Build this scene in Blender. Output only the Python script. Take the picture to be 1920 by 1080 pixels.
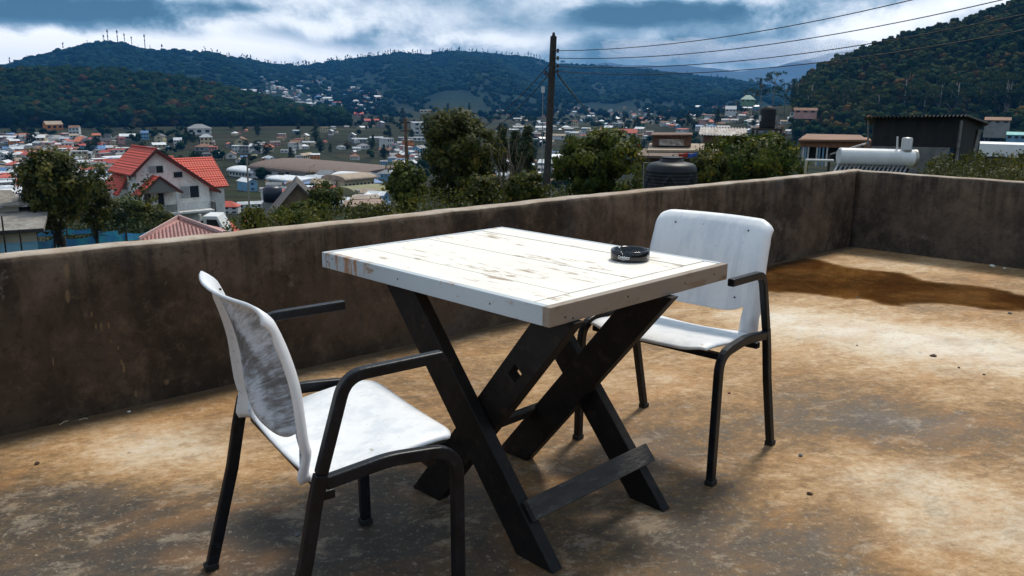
import bpy, math, random
import numpy as np
from mathutils import Vector, Matrix
random.seed(7); RNG = np.random.default_rng(7)
sc = bpy.context.scene
for o in list(bpy.data.objects): bpy.data.objects.remove(o)
COL = sc.collection
R = math.radians

# ------------------------------------------------------------------ camera
F, PT, RO, H = 1539.1, .226, .010, 1.252          # focal (px of 1920), pitch, roll, eye height
c_, s_, cr_, sr_ = math.cos(PT), math.sin(PT), math.cos(RO), math.sin(RO)
cam_d = bpy.data.cameras.new('camera'); cam = bpy.data.objects.new('camera', cam_d); COL.objects.link(cam)
fwd = Vector((0, c_, -s_)); up0 = Vector((0, s_, c_)); rt0 = Vector((1, 0, 0))
rt = rt0 * cr_ + up0 * sr_; up = -rt0 * sr_ + up0 * cr_
mw = Matrix((rt, up, -fwd)).transposed().to_4x4(); mw.translation = (0, 0, H)
cam.matrix_world = mw
cam_d.sensor_width = 36; cam_d.lens = 36 * F / 1920; cam_d.clip_start = .05; cam_d.clip_end = 30000
sc.camera = cam
cam_d.dof.use_dof = False

# ------------------------------------------------------------------ node helper
class NT:
    def __init__(s, tree): s.t = tree; s.n = tree.nodes; s.l = tree.links
    def new(s, typ, **kw):
        n = s.n.new(typ)
        for k, v in kw.items(): setattr(n, k, v)
        return n
    def put(s, sock, v):
        if isinstance(v, bpy.types.NodeSocket): s.l.new(v, sock)
        elif v is not None:
            if isinstance(v, (tuple, list)) and len(v) == 3 and sock.type == 'RGBA': v = (*v, 1)
            sock.default_value = v
    def m(s, op, a, b=None, cc=None, clamp=False):
        n = s.new('ShaderNodeMath', operation=op); n.use_clamp = clamp
        s.put(n.inputs[0], a)
        if b is not None: s.put(n.inputs[1], b)
        if cc is not None: s.put(n.inputs[2], cc)
        return n.outputs[0]
    def vm(s, op, a, b=None, out=0, scale=None):
        n = s.new('ShaderNodeVectorMath', operation=op); s.put(n.inputs[0], a)
        if b is not None: s.put(n.inputs[1], b)
        if scale is not None: s.put(n.inputs['Scale'], scale)
        return n.outputs[out]
    def mix(s, f, a, b, mode='MIX'):
        n = s.new('ShaderNodeMix', data_type='RGBA', blend_type=mode)
        s.put(n.inputs[0], f); s.put(n.inputs[6], a); s.put(n.inputs[7], b); return n.outputs[2]
    def noise(s, vec, scale, detail=4, rough=.55, dist=0.):
        n = s.new('ShaderNodeTexNoise'); s.put(n.inputs['Vector'], vec); s.put(n.inputs['Scale'], scale)
        s.put(n.inputs['Detail'], detail); s.put(n.inputs['Roughness'], rough); s.put(n.inputs['Distortion'], dist)
        return n.outputs[0]
    def vor(s, vec, scale, feat='F1', out=0, rnd=1.):
        n = s.new('ShaderNodeTexVoronoi', feature=feat); s.put(n.inputs['Vector'], vec); s.put(n.inputs['Scale'], scale)
        s.put(n.inputs['Randomness'], rnd); return n.outputs[out]
    def ramp(s, f, stops, interp='LINEAR'):
        n = s.new('ShaderNodeValToRGB'); r = n.color_ramp; r.interpolation = interp
        while len(r.elements) < len(stops): r.elements.new(.5)
        for e, (p, col) in zip(r.elements, stops):
            e.position = p; e.color = (*col, 1) if isinstance(col, (tuple, list)) else (col, col, col, 1)
        s.put(n.inputs[0], f); return n.outputs[0]
    def step(s, v, a, b):
        n = s.new('ShaderNodeMapRange'); n.interpolation_type = 'SMOOTHSTEP'; n.clamp = True
        s.put(n.inputs[0], v); s.put(n.inputs[1], a); s.put(n.inputs[2], b); return n.outputs[0]
    def mapping(s, vec, scale=(1, 1, 1), rot=(0, 0, 0), loc=(0, 0, 0)):
        n = s.new('ShaderNodeMapping'); s.put(n.inputs[0], vec); n.inputs['Scale'].default_value = scale
        n.inputs['Rotation'].default_value = rot; n.inputs['Location'].default_value = loc; return n.outputs[0]
    def xyz(s, vec):
        n = s.new('ShaderNodeSeparateXYZ'); s.put(n.inputs[0], vec); return n.outputs
    def comb(s, x, y, z):
        n = s.new('ShaderNodeCombineXYZ'); s.put(n.inputs[0], x); s.put(n.inputs[1], y); s.put(n.inputs[2], z); return n.outputs[0]
    def bump(s, h, strength=.3, dist=.01, normal=None):
        n = s.new('ShaderNodeBump'); s.put(n.inputs['Height'], h); n.inputs['Strength'].default_value = strength
        n.inputs['Distance'].default_value = dist
        if normal is not None: s.put(n.inputs['Normal'], normal)
        return n.outputs[0]

# ------------------------------------------------------------------ world, sun, exposure
SUN_EL, SUN_AZ = R(56), R(28)                     # azimuth from +Y towards +X: behind the long wall, to the right
w = bpy.data.worlds.new('World'); sc.world = w; w.use_nodes = True
wt = NT(w.node_tree); wt.n.clear()
geo = wt.new('ShaderNodeTexCoord').outputs['Generated']
d = wt.xyz(geo)
az = wt.m('ARCTAN2', d[0], d[1]); el = wt.m('ARCSINE', d[2])
sky = wt.new('ShaderNodeTexSky', sky_type='NISHITA'); sky.sun_disc = False
sky.sun_elevation = SUN_EL; sky.sun_rotation = SUN_AZ; sky.altitude = 1800; sky.air_density = 1.2; sky.dust_density = 1.0
skyc = wt.vm('SCALE', sky.outputs[0], scale=.075)
# cloud cover, laid out by compass direction and height
cv = wt.comb(wt.m('MULTIPLY', az, 1.0), wt.m('MULTIPLY', el, 1.5), wt.m('MULTIPLY', d[2], .3))
n1 = wt.noise(cv, 4.2, 8, .58, .35); n2 = wt.noise(wt.vm('ADD', cv, (3.1, 7.7, 1.3)), 11., 7, .62, .2)
n3 = wt.noise(wt.vm('ADD', cv, (9.1, 2.7, 5.3)), 1.6, 3, .5, .3)
azw = wt.m('ADD', az, wt.m('MULTIPLY', wt.m('SUBTRACT', n2, .5), .22)); elw = wt.m('ADD', el, wt.m('MULTIPLY', wt.m('SUBTRACT', n1, .5), .085))
def spot(a0, e0, ra, re):
    x = wt.m('DIVIDE', wt.m('SUBTRACT', azw, R(a0)), R(ra)); y = wt.m('DIVIDE', wt.m('SUBTRACT', elw, R(e0)), R(re))
    q = wt.m('ADD', wt.m('MULTIPLY', x, x), wt.m('MULTIPLY', y, y))
    return wt.m('POWER', 2.718, wt.m('MULTIPLY', q, -1.))
val = wt.m('ADD', wt.m('MULTIPLY', n1, 1.15), wt.m('MULTIPLY', n2, .62))
val = wt.m('SUBTRACT', wt.m('ADD', val, wt.m('MULTIPLY', n3, .14)), .41)
for sx, sy, sw, sh, wgt in [(50, 18, 190, 28, -.50), (220, 8, 70, 20, -.26), (20, 90, 170, 20, .42), (120, 72, 110, 14, .30), (330, 84, 200, 18, .34), (480, 45, 120, 26, .14), (610, 62, 120, 16, -.16), (560, 98, 170, 12, .16),
        (400, 16, 150, 14, -.16), (760, 30, 160, 25, .14), (900, 78, 150, 20, .24), (1160, 24, 130, 24, -.50), (1310, 20, 120, 20, -.34), (1080, 62, 60, 14, .10), (1230, 92, 140, 16, -.12), (1330, 118, 160, 14, -.06), (1420, 60, 120, 20, -.10),
        (1600, 60, 160, 40, .12), (1750, 20, 170, 30, .26), (1880, 0, 60, 20, .26), (1650, 104, 80, 12, .10)]:
    xx = (sx - 960) / F; yy = (540 - sy) / F; dx_, dy_, dz_ = xx, c_ + yy * s_, -s_ + yy * c_      # the picture's own sky, as compass direction and height
    val = wt.m('ADD', val, wt.m('MULTIPLY', spot(math.degrees(math.atan2(dx_, dy_)), math.degrees(math.atan2(dz_, math.hypot(dx_, dy_))), sw / F * 57.3 * .85, sh / F * 57.3 * .9), wgt))
cloud = wt.ramp(val, [(.24, (.04, .125, .215)), (.38, (.085, .20, .31)), (.48, (.24, .375, .51)), (.58, (.55, .65, .77)), (.70, (.95, 1.0, 1.06)), (.85, (1.18, 1.19, 1.2))])
cover = wt.step(el, R(-4), R(0))
final = wt.mix(.90, skyc, cloud)
bgn = wt.new('ShaderNodeBackground'); wt.put(bgn.inputs[0], final); bgn.inputs[1].default_value = 1.0
wt.l.new(bgn.outputs[0], wt.new('ShaderNodeOutputWorld').inputs[0])

sd = bpy.data.lights.new('sun', 'SUN'); sd.energy = 3.0; sd.angle = R(11); sd.color = (1, .93, .82)
sun = bpy.data.objects.new('sun', sd); COL.objects.link(sun)
sdir = Vector((math.sin(SUN_AZ) * math.cos(SUN_EL), math.cos(SUN_AZ) * math.cos(SUN_EL), math.sin(SUN_EL)))
sun.rotation_euler = sdir.to_track_quat('Z', 'Y').to_euler(); sun.location = (5, 10, 30)
sc.view_settings.view_transform = 'Standard'; sc.view_settings.look = 'None'
sc.view_settings.exposure = 0.18; sc.view_settings.gamma = 1
sc.render.engine = 'CYCLES'
sc.cycles.volume_bounces = 1; sc.cycles.max_bounces = 8; sc.cycles.transparent_max_bounces = 16

# ------------------------------------------------------------------ picture ray -> place in the world
def ray(px, py):
    x = (px - 960) / F; y = (540 - py) / F
    r = x * cr_ - y * sr_; u = x * sr_ + y * cr_
    return (r, c_ + u * s_, -s_ + u * c_)
def at(px, py, r):
    """point seen at picture px,py, at horizontal distance r"""
    a = ray(px, py); k = r / math.hypot(a[0], a[1]); return Vector((a[0] * k, a[1] * k, H + a[2] * k))
def flat(px, py, z=0.):
    a = ray(px, py); t = (z - H) / a[2]; return Vector((a[0] * t, a[1] * t, z))
def azof(px): a = ray(px, 200); return math.atan2(a[0], a[1])
def tanel(px, py): a = ray(px, py); return a[2] / math.hypot(a[0], a[1])

# ------------------------------------------------------------------ mesh helpers
def link(o, parent=None):
    COL.objects.link(o)
    if parent is not None: o.parent = parent
    return o
def tag(o, label=None, cat=None, group=None, kind=None):
    if label: o['label'] = label
    if cat: o['category'] = cat
    if group: o['group'] = group
    if kind: o['kind'] = kind
    return o
def thing(name, label, cat, loc=(0, 0, 0), rz=0., group=None):
    o = bpy.data.objects.new(name, None); o.location = loc; o.rotation_euler = (0, 0, rz); o.empty_display_size = .2
    link(o); return tag(o, label, cat, group)
def copy_tree(o, parent=None):
    c = o.copy(); link(c, parent)
    for ch in list(o.children): copy_tree(ch, c)
    return c
class MB:
    def __init__(s): s.v = []; s.f = []; s.m = []
    def add(s, vs, fs, mi=0):
        b = len(s.v); s.v += [tuple(p) for p in vs]
        for f in fs: s.f.append(tuple(i + b for i in f)); s.m.append(mi)
    def box(s, c, sz, mi=0, rz=0., mat=None, taper=1.):
        hx, hy, hz = sz[0] / 2, sz[1] / 2, sz[2] / 2
        vs = [Vector((x * hx * (taper if z > 0 else 1), y * hy * (taper if z > 0 else 1), z * hz)) for z in (-1, 1) for x, y in ((-1, -1), (1, -1), (1, 1), (-1, 1))]
        if mat is None: mat = Matrix.Rotation(rz, 3, 'Z')
        c = Vector(c); vs = [mat @ v + c for v in vs]
        s.add(vs, [(3, 2, 1, 0), (4, 5, 6, 7), (0, 1, 5, 4), (1, 2, 6, 5), (2, 3, 7, 6), (3, 0, 4, 7)], mi); return s
    def bar(s, a, b, wd, th, mi=0, side=None):
        """rectangular bar from a to b; wd along 'side', th the other way"""
        a = Vector(a); b = Vector(b); z = (b - a); L = z.length; z.normalize()
        sd = Vector(side) if side is not None else (Vector((0, 0, 1)) if abs(z.z) < .9 else Vector((1, 0, 0)))
        x = (sd - z * sd.dot(z)).normalized(); y = z.cross(x)
        s.box((a + b) / 2, (wd, th, L), mi, mat=Matrix((x, y, z)).transposed()); return s
    def tube(s, pts, rad, n=8, mi=0, cap=True):
        pts = [Vector(p) for p in pts]; rad = rad if isinstance(rad, (list, tuple)) else [rad] * len(pts)
        b = len(s.v); px = None
        for i, p in enumerate(pts):
            t = (pts[min(i + 1, len(pts) - 1)] - pts[max(i - 1, 0)]).normalized()
            if px is None: px = t.orthogonal().normalized()
            px = (px - t * px.dot(t)).normalized(); py = t.cross(px)
            for k in range(n):
                a = 2 * math.pi * k / n; s.v.append(tuple(p + (px * math.cos(a) + py * math.sin(a)) * rad[i]))
        for i in range(len(pts) - 1):
            for k in range(n):
                k2 = (k + 1) % n; s.f.append((b + i * n + k, b + i * n + k2, b + (i + 1) * n + k2, b + (i + 1) * n + k)); s.m.append(mi)
        if cap:
            s.f.append(tuple(b + k for k in reversed(range(n)))); s.m.append(mi)
            s.f.append(tuple(b + (len(pts) - 1) * n + k for k in range(n))); s.m.append(mi)
        return s
    def lathe(s, prof, n=48, c=(0, 0, 0), mi=0, rfun=None):
        b = len(s.v)
        for r, z in prof:
            for k in range(n):
                a = 2 * math.pi * k / n; rr = r if rfun is None else rfun(r, z, a)
                s.v.append((c[0] + rr * math.cos(a), c[1] + rr * math.sin(a), c[2] + z))
        for i in range(len(prof) - 1):
            for k in range(n):
                k2 = (k + 1) % n; s.f.append((b + i * n + k, b + i * n + k2, b + (i + 1) * n + k2, b + (i + 1) * n + k)); s.m.append(mi)
        return s
    def slab(s, quad, th, mi=0):
        """thick plate: quad is its upper face (any n-gon), th is thickness below along the normal"""
        q = [Vector(p) for p in quad]; nrm = (q[1] - q[0]).cross(q[2] - q[0]).normalized()
        if nrm.z < 0: q.reverse(); nrm = -nrm
        n = len(q); lo = [p - nrm * th for p in q]
        s.add(q + lo, [tuple(range(n)), tuple(reversed(range(n, 2 * n)))] + [(i, i + n, (i + 1) % n + n, (i + 1) % n) for i in range(n)], mi); return s
    def prism(s, poly, a, b, axis='y', mi=0):
        """polygon in the plane across 'axis', extruded from a to b"""
        n = len(poly)
        def P(u, v, t): return (u, t, v) if axis == 'y' else ((t, u, v) if axis == 'x' else (u, v, t))
        vs = [P(u, v, a) for u, v in poly] + [P(u, v, b) for u, v in poly]
        s.add(vs, [tuple(range(n)), tuple(reversed(range(n, 2 * n)))] + [(i, i + n, (i + 1) % n + n, (i + 1) % n) for i in range(n)], mi); return s
    def build(s, name, mats, parent=None, smooth=False, bevel=0., world=False, seg=2):
        if not isinstance(mats, (list, tuple)): mats = [mats]
        vs = s.v
        if world and parent is not None:
            L = parent.location; vs = [(v[0] - L[0], v[1] - L[1], v[2] - L[2]) for v in vs]
        me = bpy.data.meshes.new(name); me.from_pydata(vs, [], s.f)
        for m in mats: me.materials.append(m)
        me.polygons.foreach_set('material_index', s.m)
        me.polygons.foreach_set('use_smooth', [bool(smooth)] * len(s.f)); me.update()
        import bmesh
        bm = bmesh.new(); bm.from_mesh(me); bmesh.ops.recalc_face_normals(bm, faces=bm.faces); bm.to_mesh(me); bm.free()
        o = link(bpy.data.objects.new(name, me), parent)
        if bevel:
            md = o.modifiers.new('bevel', 'BEVEL'); md.width = bevel; md.segments = seg; md.limit_method = 'ANGLE'; md.angle_limit = R(40)
        return o
def npmesh(name, V, Fq, mats, parent=None, attr=None, mi=None, smooth=False):
    """fast mesh of quads/tris from arrays; attr: per-vertex float 'tint'"""
    me = bpy.data.meshes.new(name); k = Fq.shape[1]
    me.vertices.add(len(V)); me.vertices.foreach_set('co', np.ascontiguousarray(V, np.float32).ravel())
    me.loops.add(Fq.size); me.loops.foreach_set('vertex_index', np.ascontiguousarray(Fq, np.int32).ravel())
    me.polygons.add(len(Fq)); me.polygons.foreach_set('loop_start', np.arange(0, Fq.size, k, dtype=np.int32))
    me.polygons.foreach_set('loop_total', np.full(len(Fq), k, np.int32))
    for m in (mats if isinstance(mats, (list, tuple)) else [mats]): me.materials.append(m)
    if mi is not None: me.polygons.foreach_set('material_index', np.ascontiguousarray(mi, np.int32))
    if smooth: me.polygons.foreach_set('use_smooth', np.ones(len(Fq), bool))
    if attr is not None:
        a = me.attributes.new('tint', 'FLOAT', 'POINT'); a.data.foreach_set('value', np.ascontiguousarray(attr, np.float32))
    me.update(); me.validate()
    return link(bpy.data.objects.new(name, me), parent)

# ------------------------------------------------------------------ materials
def mat(name, c1, c2=None, scale=5., rough=.7, bump=0., bscale=None, c3=None, metal=0., spec=.5, stretch=(1, 1, 1), lo=.35, hi=.65, coord='Object', detail=5):
    m = bpy.data.materials.new(name); m.use_nodes = True; t = NT(m.node_tree); b = t.n['Principled BSDF']
    co = t.new('ShaderNodeTexCoord').outputs[coord]
    v = t.mapping(co, stretch)
    if c2 is not None:
        n = t.noise(v, scale, detail, .6, .3); col = t.mix(t.step(n, lo, hi), c1, c2)
        if c3 is not None:
            col = t.mix(t.step(t.noise(t.vm('ADD', v, (5, 3, 8)), scale * 2.7, detail, .6), .55, .72), col, c3)
        t.put(b.inputs['Base Color'], col)
    else: t.put(b.inputs['Base Color'], c1)
    b.inputs['Roughness'].default_value = rough; b.inputs['Metallic'].default_value = metal; b.inputs['Specular IOR Level'].default_value = spec
    if bump: t.put(b.inputs['Normal'], t.bump(t.noise(v, bscale or scale * 6, 4, .6), bump, .01))
    return m
def foliage(name, c1, c2, c3, scale=.5, transl=.25):
    m = bpy.data.materials.new(name); m.use_nodes = True; t = NT(m.node_tree); b = t.n['Principled BSDF']
    co = t.new('ShaderNodeTexCoord').outputs['Object']
    a = t.new('ShaderNodeAttribute', attribute_name='tint').outputs['Fac']
    n = t.noise(co, scale, 3, .6)
    col = t.mix(t.step(t.m('ADD', t.m('MULTIPLY', n, .5), t.m('MULTIPLY', a, .5)), .30, .66), c1, c2)
    col = t.mix(t.step(a, .80, .95), col, c3)
    t.put(b.inputs['Base Color'], col); b.inputs['Roughness'].default_value = .62; b.inputs['Specular IOR Level'].default_value = .25
    tr = t.new('ShaderNodeBsdfTranslucent'); t.put(tr.inputs[0], col)
    mx = t.new('ShaderNodeMixShader'); mx.inputs[0].default_value = transl
    t.l.new(b.outputs[0], mx.inputs[1]); t.l.new(tr.outputs[0], mx.inputs[2]); t.l.new(mx.outputs[0], t.n['Material Output'].inputs[0])
    return m

# terrace axes: origin in the far corner; e1 runs back along the long wall (to the left), e2 along the right wall
CORNER = Vector((3.008, 7.238, 0)); WANG = math.atan2(7.238 - 2.875, 3.008 + 1.917)
E1 = Vector((-math.cos(WANG), -math.sin(WANG), 0)); E2 = Vector((.716, -.698, 0)).normalized()

def floor_material():
    m = bpy.data.materials.new('stained_shaded_concrete'); m.use_nodes = True; t = NT(m.node_tree); b = t.n['Principled BSDF']
    co = t.new('ShaderNodeTexCoord').outputs['Object']
    x = t.xyz(co)
    st = t.mapping(co, (1.0, 1.0, 1), (0, 0, R(-28)))          # trowel direction
    st = t.mapping(st, (.85, 1.2, 1))
    warp = t.vm('ADD', st, t.vm('SCALE', t.new('ShaderNodeTexNoise').outputs[1], scale=.0))
    big = t.noise(st, 1.3, 8, .66, .35); mid = t.noise(t.vm('ADD', st, (4, 9, 0)), 5.2, 10, .74, .45)
    fine = t.noise(t.mapping(co, (1, 1.5, 1), (0, 0, R(-28))), 22, 10, .80, .25); vf = t.noise(co, 130, 5, .75)
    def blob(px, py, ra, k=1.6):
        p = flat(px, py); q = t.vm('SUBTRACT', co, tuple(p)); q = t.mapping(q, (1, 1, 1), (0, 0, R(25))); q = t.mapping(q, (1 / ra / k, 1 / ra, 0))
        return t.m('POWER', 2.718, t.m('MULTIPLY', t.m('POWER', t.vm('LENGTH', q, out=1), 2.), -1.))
    lightm = 0.; darkm = 0.
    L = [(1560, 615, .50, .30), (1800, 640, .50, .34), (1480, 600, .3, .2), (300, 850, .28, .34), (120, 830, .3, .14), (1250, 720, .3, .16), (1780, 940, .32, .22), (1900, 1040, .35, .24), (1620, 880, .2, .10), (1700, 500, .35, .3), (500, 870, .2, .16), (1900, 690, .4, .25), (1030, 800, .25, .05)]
    D = [(1720, 800, .32, .20), (1400, 960, .3, .08), (1100, 1010, .55, .24), (250, 1040, .5, .2), (650, 1060, .4, .2), (60, 1000, .4, .20), (250, 1010, .25, .10), (1200, 860, .25, .2), (1480, 1060, .3, .16), (700, 1040, .3, .2), (90, 900, .22, .10), (760, 900, .3, .12), (1560, 780, .22, .14)]  # dark stains, with table and chair shadow painted in across the foreground
    acc = t.m('ADD', t.m('MULTIPLY', big, .50), t.m('ADD', t.m('MULTIPLY', mid, .46), .035))
    acc = t.m('ADD', acc, t.m('MULTIPLY', t.m('SUBTRACT', fine, .5), .62))
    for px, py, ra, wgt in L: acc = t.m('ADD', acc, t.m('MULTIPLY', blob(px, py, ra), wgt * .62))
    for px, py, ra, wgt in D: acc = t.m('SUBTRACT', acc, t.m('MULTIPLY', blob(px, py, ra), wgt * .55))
    col = t.ramp(acc, [(.24, (.042, .034, .026)), (.37, (.10, .066, .036)), (.46, (.19, .112, .050)), (.54, (.30, .175, .075)), (.63, (.43, .275, .140)), (.76, (.58, .455, .31)), (.92, (.68, .61, .50))])
    # orange clay wash and grey film
    clay = t.noise(t.vm('ADD', st, (11, 2, 0)), 2.1, 6, .6, .9)
    col = t.mix(t.m('MULTIPLY', t.step(clay, .47, .66), .46), col, t.mix(.6, col, (.42, .19, .05), 'MIX'))
    grey = t.noise(t.vm('ADD', co, (1, 22, 0)), 1.7, 6, .6, .5)
    col = t.mix(t.m('MULTIPLY', t.step(grey, .54, .68), .20), col, (.17, .14, .115))
    col = t.mix(t.m('MULTIPLY', t.step(vf, .60, .75), .35), col, (.08, .05, .03))
    p1 = t.noise(t.vm('ADD', st, (31, 7, 0)), 6.5, 10, .78, .3); p2 = t.noise(t.vm('ADD', st, (3, 47, 0)), 8.5, 10, .80, .3)
    col = t.mix(t.m('MULTIPLY', t.step(p1, .525, .60), .36), col, t.mix(.5, col, (.72, .58, .42)))
    col = t.mix(t.m('MULTIPLY', t.step(p2, .53, .60), .42), col, t.mix(.55, col, (.055, .036, .022)))
    p3 = t.noise(t.vm('ADD', co, (13, 7, 0)), 34, 8, .8, .2); col = t.mix(t.m('MULTIPLY', t.step(p3, .54, .62), .38), col, t.mix(.6, col, (.06, .04, .026)))
    p4 = t.noise(t.vm('ADD', co, (1, 17, 0)), 44, 8, .8, .2); col = t.mix(t.m('MULTIPLY', t.step(p4, .55, .63), .38), col, t.mix(.6, col, (.80, .66, .48)))
    # pale flecks and small dark pits
    fl = t.step(t.noise(co, 55, 3, .6), .66, .74); col = t.mix(t.m('MULTIPLY', fl, .35), col, (.75, .62, .45))
    pit = t.step(t.vor(co, 5.2), .05, .02); col = t.mix(t.m('MULTIPLY', pit, .7), col, (.05, .03, .02))
    # hairline cracks
    cr = t.step(t.vor(t.vm('ADD', co, t.vm('SCALE', t.comb(mid, fine, 0.), scale=.5)), .8, 'DISTANCE_TO_EDGE'), .006, .001)
    col = t.mix(t.m('MULTIPLY', cr, .0), col, (.03, .02, .015))
    # dark brown line along the foot of the long wall
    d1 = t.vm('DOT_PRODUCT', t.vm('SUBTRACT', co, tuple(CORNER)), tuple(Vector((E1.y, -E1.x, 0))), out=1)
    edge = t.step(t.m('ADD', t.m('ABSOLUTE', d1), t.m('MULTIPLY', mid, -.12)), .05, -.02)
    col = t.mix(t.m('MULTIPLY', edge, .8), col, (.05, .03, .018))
    t.put(b.inputs['Base Color'], col)
    wet = t.step(acc, .50, .30)
    t.put(b.inputs['Roughness'], t.m('SUBTRACT', .82, t.m('MULTIPLY', wet, .25)))
    b.inputs['Specular IOR Level'].default_value = .35
    h = t.m('ADD', t.m('MULTIPLY', fine, .6), t.m('MULTIPLY', mid, .9)); h = t.m('ADD', h, t.m('MULTIPLY', vf, .12))
    t.put(b.inputs['Normal'], t.bump(h, .5, .012))
    return m

def plaster(name, seedoff, base1, base2, bright, marks=()):
    m = bpy.data.materials.new(name); m.use_nodes = True; t = NT(m.node_tree); b = t.n['Principled BSDF']
    co = t.vm('ADD', t.new('ShaderNodeTexCoord').outputs['Object'], seedoff)
    g = t.new('ShaderNodeTexCoord').outputs['Object']; z = t.xyz(g)[2]; nz = t.xyz(t.new('ShaderNodeNewGeometry').outputs['Normal'])[2]
    big = t.noise(co, 1.6, 7, .62, .25); mid = t.noise(co, 7, 10, .74, .15)
    strk = t.noise(t.mapping(co, (9, 9, .9)), 1., 6, .65, .3); fine = t.noise(co, 60, 6, .7)
    col = t.mix(t.step(big, .38, .66), base1, base2)
    col = t.mix(t.m('MULTIPLY', t.step(mid, .48, .70), .55), col, tuple(v * bright for v in base2))
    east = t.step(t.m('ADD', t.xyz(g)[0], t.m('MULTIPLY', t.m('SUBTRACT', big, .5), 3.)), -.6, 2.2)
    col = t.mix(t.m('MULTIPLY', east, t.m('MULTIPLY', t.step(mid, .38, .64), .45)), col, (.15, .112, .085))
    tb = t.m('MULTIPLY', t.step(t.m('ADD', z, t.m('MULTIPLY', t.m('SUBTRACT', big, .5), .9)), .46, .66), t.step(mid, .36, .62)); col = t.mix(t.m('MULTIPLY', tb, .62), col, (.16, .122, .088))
    # rain streaks starting from the top
    up_ = t.step(z, .15, .66)
    col = t.mix(t.m('MULTIPLY', t.m('MULTIPLY', t.step(strk, .46, .62), up_), .6), col, (.02, .016, .013))
    grey = t.step(t.noise(t.vm('ADD', co, (7, 7, 7)), 2.3, 5, .6, .4), .55, .68)
    col = t.mix(t.m('MULTIPLY', grey, .5), col, (.095, .088, .082))
    bl = t.noise(t.vm('ADD', co, (9, 19, 3)), 26, 8, .78, .2); col = t.mix(t.m('MULTIPLY', t.step(bl, .54, .66), .35), col, (.16, .115, .08)); col = t.mix(t.m('MULTIPLY', t.step(bl, .46, .36), .5), col, (.018, .013, .010))
    # pale fallen plaster patches, small spatter
    pt = t.m('MULTIPLY', t.step(t.noise(t.vm('ADD', co, (3, 1, 9)), 3.2, 7, .7, .2), .63, .66), 1.)
    col = t.mix(t.m('MULTIPLY', pt, .45), col, (.20, .175, .15))
    sp = t.step(t.noise(t.mapping(co, (22, 22, 9)), 1., 3, .6), .72, .76)
    col = t.mix(t.m('MULTIPLY', sp, .5), col, (.22, .15, .08))
    for mx_, my_, rw, rh in marks:                    # old mortar dribbles and knocks
        a = ray(mx_, my_); n_ = Vector((E1.y, -E1.x, 0)); k = n_.dot(CORNER) / (n_.x * a[0] + n_.y * a[1]); c3 = (a[0] * k, a[1] * k, H + a[2] * k)
        q = t.vm('SUBTRACT', g, c3); q = t.comb(t.m('DIVIDE', t.vm('DOT_PRODUCT', q, tuple(E1), out=1), rw), t.m('DIVIDE', t.xyz(q)[2], rh), 0.)
        dd = t.m('ADD', t.vm('LENGTH', q, out=1), t.m('MULTIPLY', t.m('SUBTRACT', bl, .5), 2.4)); col = t.mix(t.m('MULTIPLY', t.step(dd, 1., .75), .7), col, (.20, .135, .07))
    # cement coping, sunlight painted into its paler upper face
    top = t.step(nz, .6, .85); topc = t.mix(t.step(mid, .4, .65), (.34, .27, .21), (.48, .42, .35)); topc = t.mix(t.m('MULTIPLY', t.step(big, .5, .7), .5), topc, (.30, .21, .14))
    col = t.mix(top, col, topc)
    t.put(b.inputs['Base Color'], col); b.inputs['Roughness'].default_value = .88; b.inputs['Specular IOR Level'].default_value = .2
    h = t.m('ADD', t.m('MULTIPLY', mid, .8), t.m('MULTIPLY', fine, .25))
    t.put(b.inputs['Normal'], t.bump(h, .55, .02)); return m

def paint_white(name, worn, brown, scale=1., stroke=(1, 1, 1), rough=.45, base=(.80, .81, .80), ed=0., streak=0.):
    m = bpy.data.materials.new(name); m.use_nodes = True; t = NT(m.node_tree); b = t.n['Principled BSDF']
    co = t.new('ShaderNodeTexCoord').outputs['Object']; oi = t.new('ShaderNodeObjectInfo').outputs['Random']
    co = t.vm('ADD', co, t.comb(t.m('MULTIPLY', oi, 13.), t.m('MULTIPLY', oi, 7.), 0.))
    v = t.mapping(co, stroke)
    a = t.noise(v, 6 * scale, 8, .7, .5); bb = t.noise(t.vm('ADD', v, (3, 8, 2)), 22 * scale, 7, .7, .3); big = t.noise(t.vm('ADD', co, (1, 8, 2)), 2.2 * scale, 4, .6)
    col = t.mix(t.m('MULTIPLY', t.step(a, .42, .66), .35), base, tuple(c * .82 for c in base))
    if streak:
        sk = t.noise(t.mapping(co, (16, 16, 1.6)), 1., 6, .65, .2); col = t.mix(t.m('MULTIPLY', t.step(sk, .44, .66), streak), col, tuple(c * f for c, f in zip(base, (.62, .67, .74))))
    wm = t.m('MULTIPLY', t.step(t.m('ADD', t.m('MULTIPLY', bb, .6), t.m('MULTIPLY', big, .4)), .575 - worn, .64 - worn), .9)
    col = t.mix(wm, col, brown)
    fl = t.step(t.noise(v, 70 * scale, 3, .6), .68, .73); col = t.mix(t.m('MULTIPLY', fl, .55), col, brown)
    t.put(b.inputs['Base Color'], col); b.inputs['Roughness'].default_value = rough
    t.put(b.inputs['Normal'], t.bump(t.m('ADD', a, t.m('MULTIPLY', bb, .5)), .18, .004)); return m

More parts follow.
